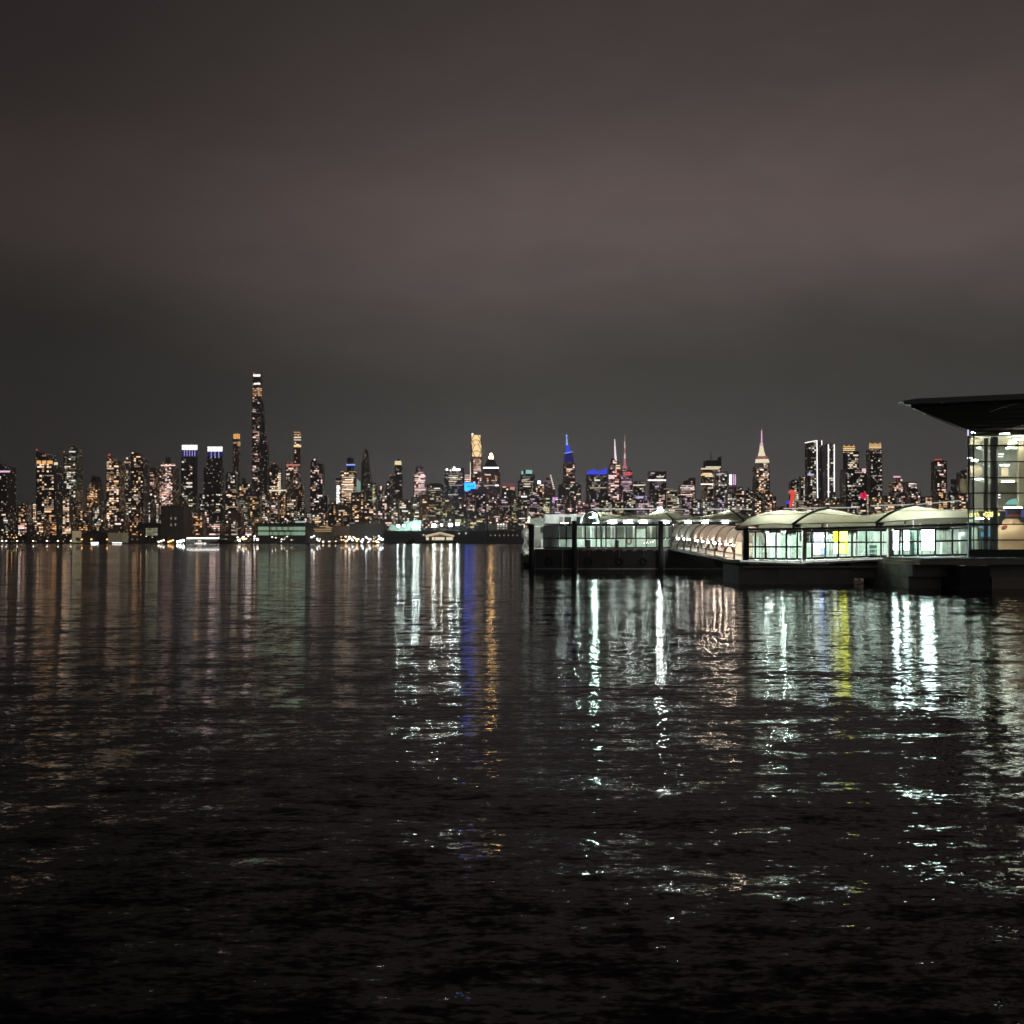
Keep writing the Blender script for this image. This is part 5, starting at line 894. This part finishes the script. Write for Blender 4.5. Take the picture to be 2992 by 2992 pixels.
for px, y_, h0 in ((2897, 2.2, 1512), (2875.5, 3.0, 1500)): p = PX(px, YT + y_); MB().box(p, p + .09, YT + y_, YT + y_ + .1, PZ(h0, YT), 13.4).build('light_pipe', plain('pale_pipe', (.7, .6, .48)) if 'pale_pipe' not in MATS else MATS['pale_pipe'], t)
MB().box(PX(2977, YT + 2.2), XE, YT + 2.2, YT + 2.5, PZ(1482, YT + 2.2), 13.4).build('partition', M['beige'], t)
for y0, y1 in ((1268, 1302), (1358, 1396)):                  # curved timber drum by the corner
    xa_, xb_ = XC + 2.1, PX(2868, YT + 4); z0_, z1_ = PZ(y1, YT + 4), PZ(y0, YT + 4); hh_ = (z1_ - z0_) / 2
    pf = [(YT + 4.6 - .7 * math.sin(q * math.pi / 10), z0_ + hh_ - hh_ * math.cos(q * math.pi / 10)) for q in range(11)]
    MB().prism([(xa_, y, z) for y, z in pf], [(xb_, y, z) for y, z in pf]).build('timber_soffit', M['beige'], t)
MB().box(PX(2834, YT + 4), PX(2868, YT + 4), YT + 6, YT + 6.2, PZ(1440, YT + 6), PZ(1400, YT + 6)).build('partition', M['beige'], t)
for y0 in (1276, 1306, 1350, 1398): MB().prism([P(2834, y0, YT + .8) + Vector((0, 0, z)) for z in (-.07, .07)] + [P(2834, y0, YT + 1.0) + Vector((0, 0, z)) for z in (.07, -.07)], [P(2898, y0 + 14, YT + 6) + Vector((0, 0, z)) for z in (-.07, .07)] + [P(2898, y0 + 14, YT + 6.2) + Vector((0, 0, z)) for z in (.07, -.07)]).build('stay_beam', M['mintpanel'], t)
for x0, x1, y0, y_ in ((2926, 2945, 1274, 5), (2926, 2946, 1368, 6), (2944, 2966, 1286, 8)): MB().box(PX(x0, YT + y_), PX(x1, YT + y_), YT + y_, YT + y_ + .2, PZ(y0 + 22, YT + y_), PZ(y0, YT + y_)).build('panel', M['beige'] if y_ < 8 else M['mintpanel'], t)
for px, py, y_, lx in ((2848, 1264, 3, .5), (2935, 1268, 4, .8), (2985, 1285, 1.2, 1.4), (2848, 1346, 3.2, .5), (2936, 1360, 5, .7), (3040, 1300, 3, 2.0), (2952, 1262, 7, 1.6), (2945, 1408, 4, 1.0), (2860, 1400, 2.5, .6), (2960, 1310, 7, 1.2), (2855, 1310, 3, .5)): p = P(px, py, YT + y_); ceiling_lamp(t, p.x, p.y, p.z, lx, .3, 'tube_soft')
cw = glow('cool_ceiling_light', (.92, .95, 1), 5)
for px, py in ((2834, 1339), (2845, 1343), (2848, 1352), (2925, 1328), (2923, 1335), (2905, 1347), (2904, 1355), (2915, 1447), (2915, 1455), (2986, 1454)): p = P(px, py, YT + 3.2); ceiling_lamp(t, p.x, p.y, p.z, .45, .12, 'white_hi', .07)  # small glowing bars stand in for ceiling-light reflections in the glass
MB().extr([(PX(x, YT + 6), PZ(y, YT + 6)) for x, y in ((2938, 1474), (2950, 1462), (2966, 1457), (2974, 1457), (2974, 1474))], YT + 6, YT + 6.2).build('lit_arch_panel', glow('mint_arch_light', (.45, .9, .8), .8), t)
MB().box(PX(2941, YT + 4), PX(3060, YT + 4), YT + 4, YT + 4.2, PZ(1514, YT + 4), PZ(1487, YT + 4)).build('purple_panel', glow('purple_wall_light', (.22, .22, .62), .45), t)
for x0, x1, y0, y1, mm in ((2842, 2856, 1541, 1605, 'mintpanel'), (2868, 2900, 1580, 1606, 'dkgreen'), (2834, 2862, 1517, 1526, 'mintpanel'), (2860, 2900, 1538, 1578, 'dkgreen')): MB().box(PX(x0, YT + 5), PX(x1, YT + 5), YT + 5, YT + 5.2, PZ(y1, YT + 5), PZ(y0, YT + 5)).build('partition', M[mm], t)
lamp_ = P(2910, 1530, YT + 2.5); MB().lathe(lamp_, [(.06, 0), (.17, .12), (.19, .45), (.15, .68), (.04, .74)], 14).build('pendant_lamp', glow('pendant_white', (.9, 1, 1), 2.2, True), t, True)
ceiling_lamp(t, PX(2870, YT + 3), YT + 3, PZ(1516, YT + 3), 1.2, .16, 'tube'); ceiling_lamp(t, PX(2960, YT + 1.0), YT + 1.0, PZ(1484, YT + 1), 1.6, .2, 'tube_soft')
# neon signs
Yg = YT + 1.2
t = thing('neon_sign', 'yellow neon lettering hanging by the terminal corner', 'neon sign', P(2848, 1512, Yg)); yn = glow('yellow_neon', (1, .80, .28), 2.6, True)
text_mesh('letters', 'orth,', yn, t, P(2848, 1503.5, Yg), .72, .02, .72, .12); MB().box(PX(2832, Yg), PX(2866, Yg), Yg + .06, Yg + .09, PZ(1513, Yg), PZ(1511.5, Yg)).build('bracket', M['frame'], t)
t = thing('neon_sign', 'yellow neon winged emblem with a round centre', 'neon sign', P(2897, 1512, Yg))
for sg in (-1, 1):
    pts = [(2, 1496.5), (6, 1497.5), (10, 1498.5), (18.5, 1496), (17, 1500), (24, 1501.5), (24, 1503), (17.5, 1504), (23, 1506), (16.5, 1507.5), (15.5, 1510.5), (6, 1509), (2, 1510)]
    pl = [P(2897 + sg * x, y, Yg) for x, y in pts]
    MB().tube(pl + [pl[0]], .05, 6).build('wing', yn, t)
    for y in (1503, 1506): MB().tube([P(2897 + sg * 5, y, Yg), P(2897 + sg * 14, y - .6, Yg)], .04, 6).build('feather', yn, t)
MB().tube([P(2897 + 4 * math.cos(a_), 1503 + 5 * math.sin(a_), Yg) for a_ in [k * math.pi / 8 for k in range(17)]], .06, 6).build('centre_ring', yn, t)
# blue displays
t = thing('display_stand', 'blue lit display stand of stacked screens by the terminal window', 'display stand', P(2883, 1605, YT + 2.2)); bl = glow('display_blue', (.16, .55, .95), .8); bl2 = glow('display_pale', (.45, .75, .95), .55)
for x0, x1, y0, y1, mm in ((2861, 2871, 1537, 1543, bl2), (2873, 2896, 1538, 1546, bl2), (2882, 2898, 1548, 1553, bl), (2868, 2881, 1555, 1568, bl), (2883, 2898, 1555, 1568, bl)): MB().box(PX(x0, YT + 2.2), PX(x1, YT + 2.2), YT + 2.2, YT + 2.3, PZ(y1, YT + 2.2), PZ(y0, YT + 2.2)).build('screen', mm, t)
MB().box(PX(2876, YT + 2.4), PX(2886, YT + 2.4), YT + 2.32, YT + 2.5, zg + .1, PZ(1540, YT + 2.4)).build('stand', M['frame'], t)
# snowman figure
Ys = YT + 3.2; sx = PX(2957, Ys); pxm = Ys / F
t = thing('snowman_figure', 'giant tan lit snowman figure in a black top hat behind the glass', 'snowman figure', (sx, Ys, zg + .1))
m, n, l = new_mat('lit_inflatable'); out = N(n, 'ShaderNodeOutputMaterial'); b = N(n, 'ShaderNodeBsdfPrincipled'); b.inputs['Base Color'].default_value = (.75, .48, .28, 1); b.inputs['Roughness'].default_value = .35; b.inputs['Emission Color'].default_value = (.80, .44, .23, 1); b.inputs['Emission Strength'].default_value = .42; l.new(b.outputs[0], out.inputs[0])
def ball(c, r, q=1.0, n_=28): return MB().lathe(c, [(max(.01, r * math.sin(a_)), -r * q * math.cos(a_)) for a_ in [k * math.pi / 14 for k in range(15)]], n_)
ball((sx + .1, Ys, zg + 1.72), 1.62, .98).build('body', m, t, True); ball((sx - .05, Ys, PZ(1533, Ys)), .78, .95).build('head', m, t, True)
hz = PZ(1514, Ys); MB().lathe((sx + .15, Ys, 0), [(.86, hz - .05), (.88, hz + .03), (.52, hz + .1)], 22).build('hat_brim', M['black'], t, True); MB().lathe((sx + .2, Ys, 0), [(.52, hz + .08), (.55, hz + .5), (.60, hz + .92), (.1, hz + .94)], 22).build('hat_crown', M['black'], t)
MB().lathe((sx + .19, Ys, 0), [(.55, hz + .1), (.57, hz + .34)], 22).build('hat_band', plain('red_felt', (.35, .03, .03)), t)
for s_ in (-1, 1): ball((sx + .12 + s_ * .98, Ys - .5, PZ(1546, Ys)), .36).build('mitten', MATS['red_felt'], t, True)
MB().tube([(sx - .75, Ys - .75, PZ(1545, Ys)), (sx - .3, Ys - .98, PZ(1543, Ys)), (sx + .3, Ys - .98, PZ(1546, Ys)), (sx + .85, Ys - .75, PZ(1548, Ys))], .11, 8).build('scarf', M['black'], t)
for dx in (-.22, .2): ball((sx + dx - .05, Ys - .74, PZ(1530, Ys)), .06).build('eye', M['black'], t)
MB().tube([(sx - .02, Ys - .72, PZ(1536, Ys)), (sx - .05, Ys - 1.1, PZ(1537, Ys))], .07, 8, .01).build('nose', M['orangeplastic'], t)

# pier under the terminal
YP = 78.0
t = thing('terminal_pier', 'concrete pier deck on stout walls under the glass terminal', 'pier', (PX(2850, YP), YP, 0))
MB().box(PX(2689, YP), XE, YP, 120, PZ(1650, YP), PZ(1640, YP)).build('deck_slab', M['concrete2'], t); MB().box(PX(2700, YP), XE, YP + .6, 119, PZ(1640, YP) + .004, zg - .003).build('upper_slab', M['concrete'], t)
MB().box(PX(2655, YP + 2), XE, YP + 1.2, YP + 14, 1.0, PZ(1650, YP) - .003).build('cross_beam', M['concrete'], t)
for a_, b_, mm, y_ in ((2655, 2750, 'concrete', 1.8), (2807, 2892, 'hull', .5), (2898, 3300, 'concrete2', 1.0)): MB().box(PX(a_, YP + y_), PX(b_, YP + y_), YP + y_, YP + 12, -1.5, .997).build('pier_wall', M[mm], t)
MB().box(PX(2807, YP - 2), PX(2893, YP - 2), YP - 2, YP + .3, -1.5, PZ(1652, YP - 2)).build('pile_cap', M['hull'], t)
# night air over the river
hz = plain('night_haze', (1, 1, 1)); hz.node_tree.nodes.clear(); n, l = hz.node_tree.nodes, hz.node_tree.links
out = N(n, 'ShaderNodeOutputMaterial'); v_ = N(n, 'ShaderNodeVolumePrincipled'); v_.inputs['Color'].default_value = (.95, .95, .97, 1); v_.inputs['Density'].default_value = HAZE; v_.inputs['Anisotropy'].default_value = .2
l.new(v_.outputs[0], out.inputs['Volume'])
if HAZE: tag(MB().box(-3100, 3100, -70, 3300, -3, 620).build('haze', hz), kind='stuff')
# light pole behind the barge
Y = 128.5; t = thing('light_pole', 'thin pale pole rising behind the gangway roofs', 'pole', (PX(2063, Y), Y, zd)); MB().tube([(PX(2063, Y), Y, zd), (PX(2063, Y), Y, PZ(1440, Y))], .075, 8, .05).build('shaft', M['wsteel'], t); MB().box(PX(2061.5, Y), PX(2064.5, Y), Y - .1, Y + .1, PZ(1440, Y), PZ(1438, Y)).build('cap', M['steel'], t)

# ------------------------------------------------------------------ camera and render settings
cam = bpy.data.cameras.new('camera'); co = bpy.data.objects.new('camera', cam); COL.objects.link(co); S.camera = co
co.location = (0, 0, H); co.rotation_euler = (math.pi / 2, 0, 0); cam.sensor_width = 36; cam.lens = 36 * F / 2992; cam.shift_y = (HY - 1496) / 2992; cam.clip_start = .5; cam.clip_end = 20000
S.view_settings.view_transform = 'Standard'; S.view_settings.look = 'None'; S.view_settings.exposure = 0; S.view_settings.gamma = 1
S.render.engine = 'CYCLES'
for q in M['roofdark'].node_tree.nodes:
    if q.type == 'BSDF_PRINCIPLED': q.inputs['Specular IOR Level'].default_value = 0
cy = S.cycles; cy.max_bounces = 8; cy.diffuse_bounces = 3; cy.glossy_bounces = 4; cy.transmission_bounces = 6; cy.transparent_max_bounces = 12
cy.caustics_reflective = False; cy.caustics_refractive = False; cy.sample_clamp_indirect = 80; cy.filter_width = 1.6; cy.use_denoising = True
cy.use_adaptive_sampling = True; cy.adaptive_threshold = .01
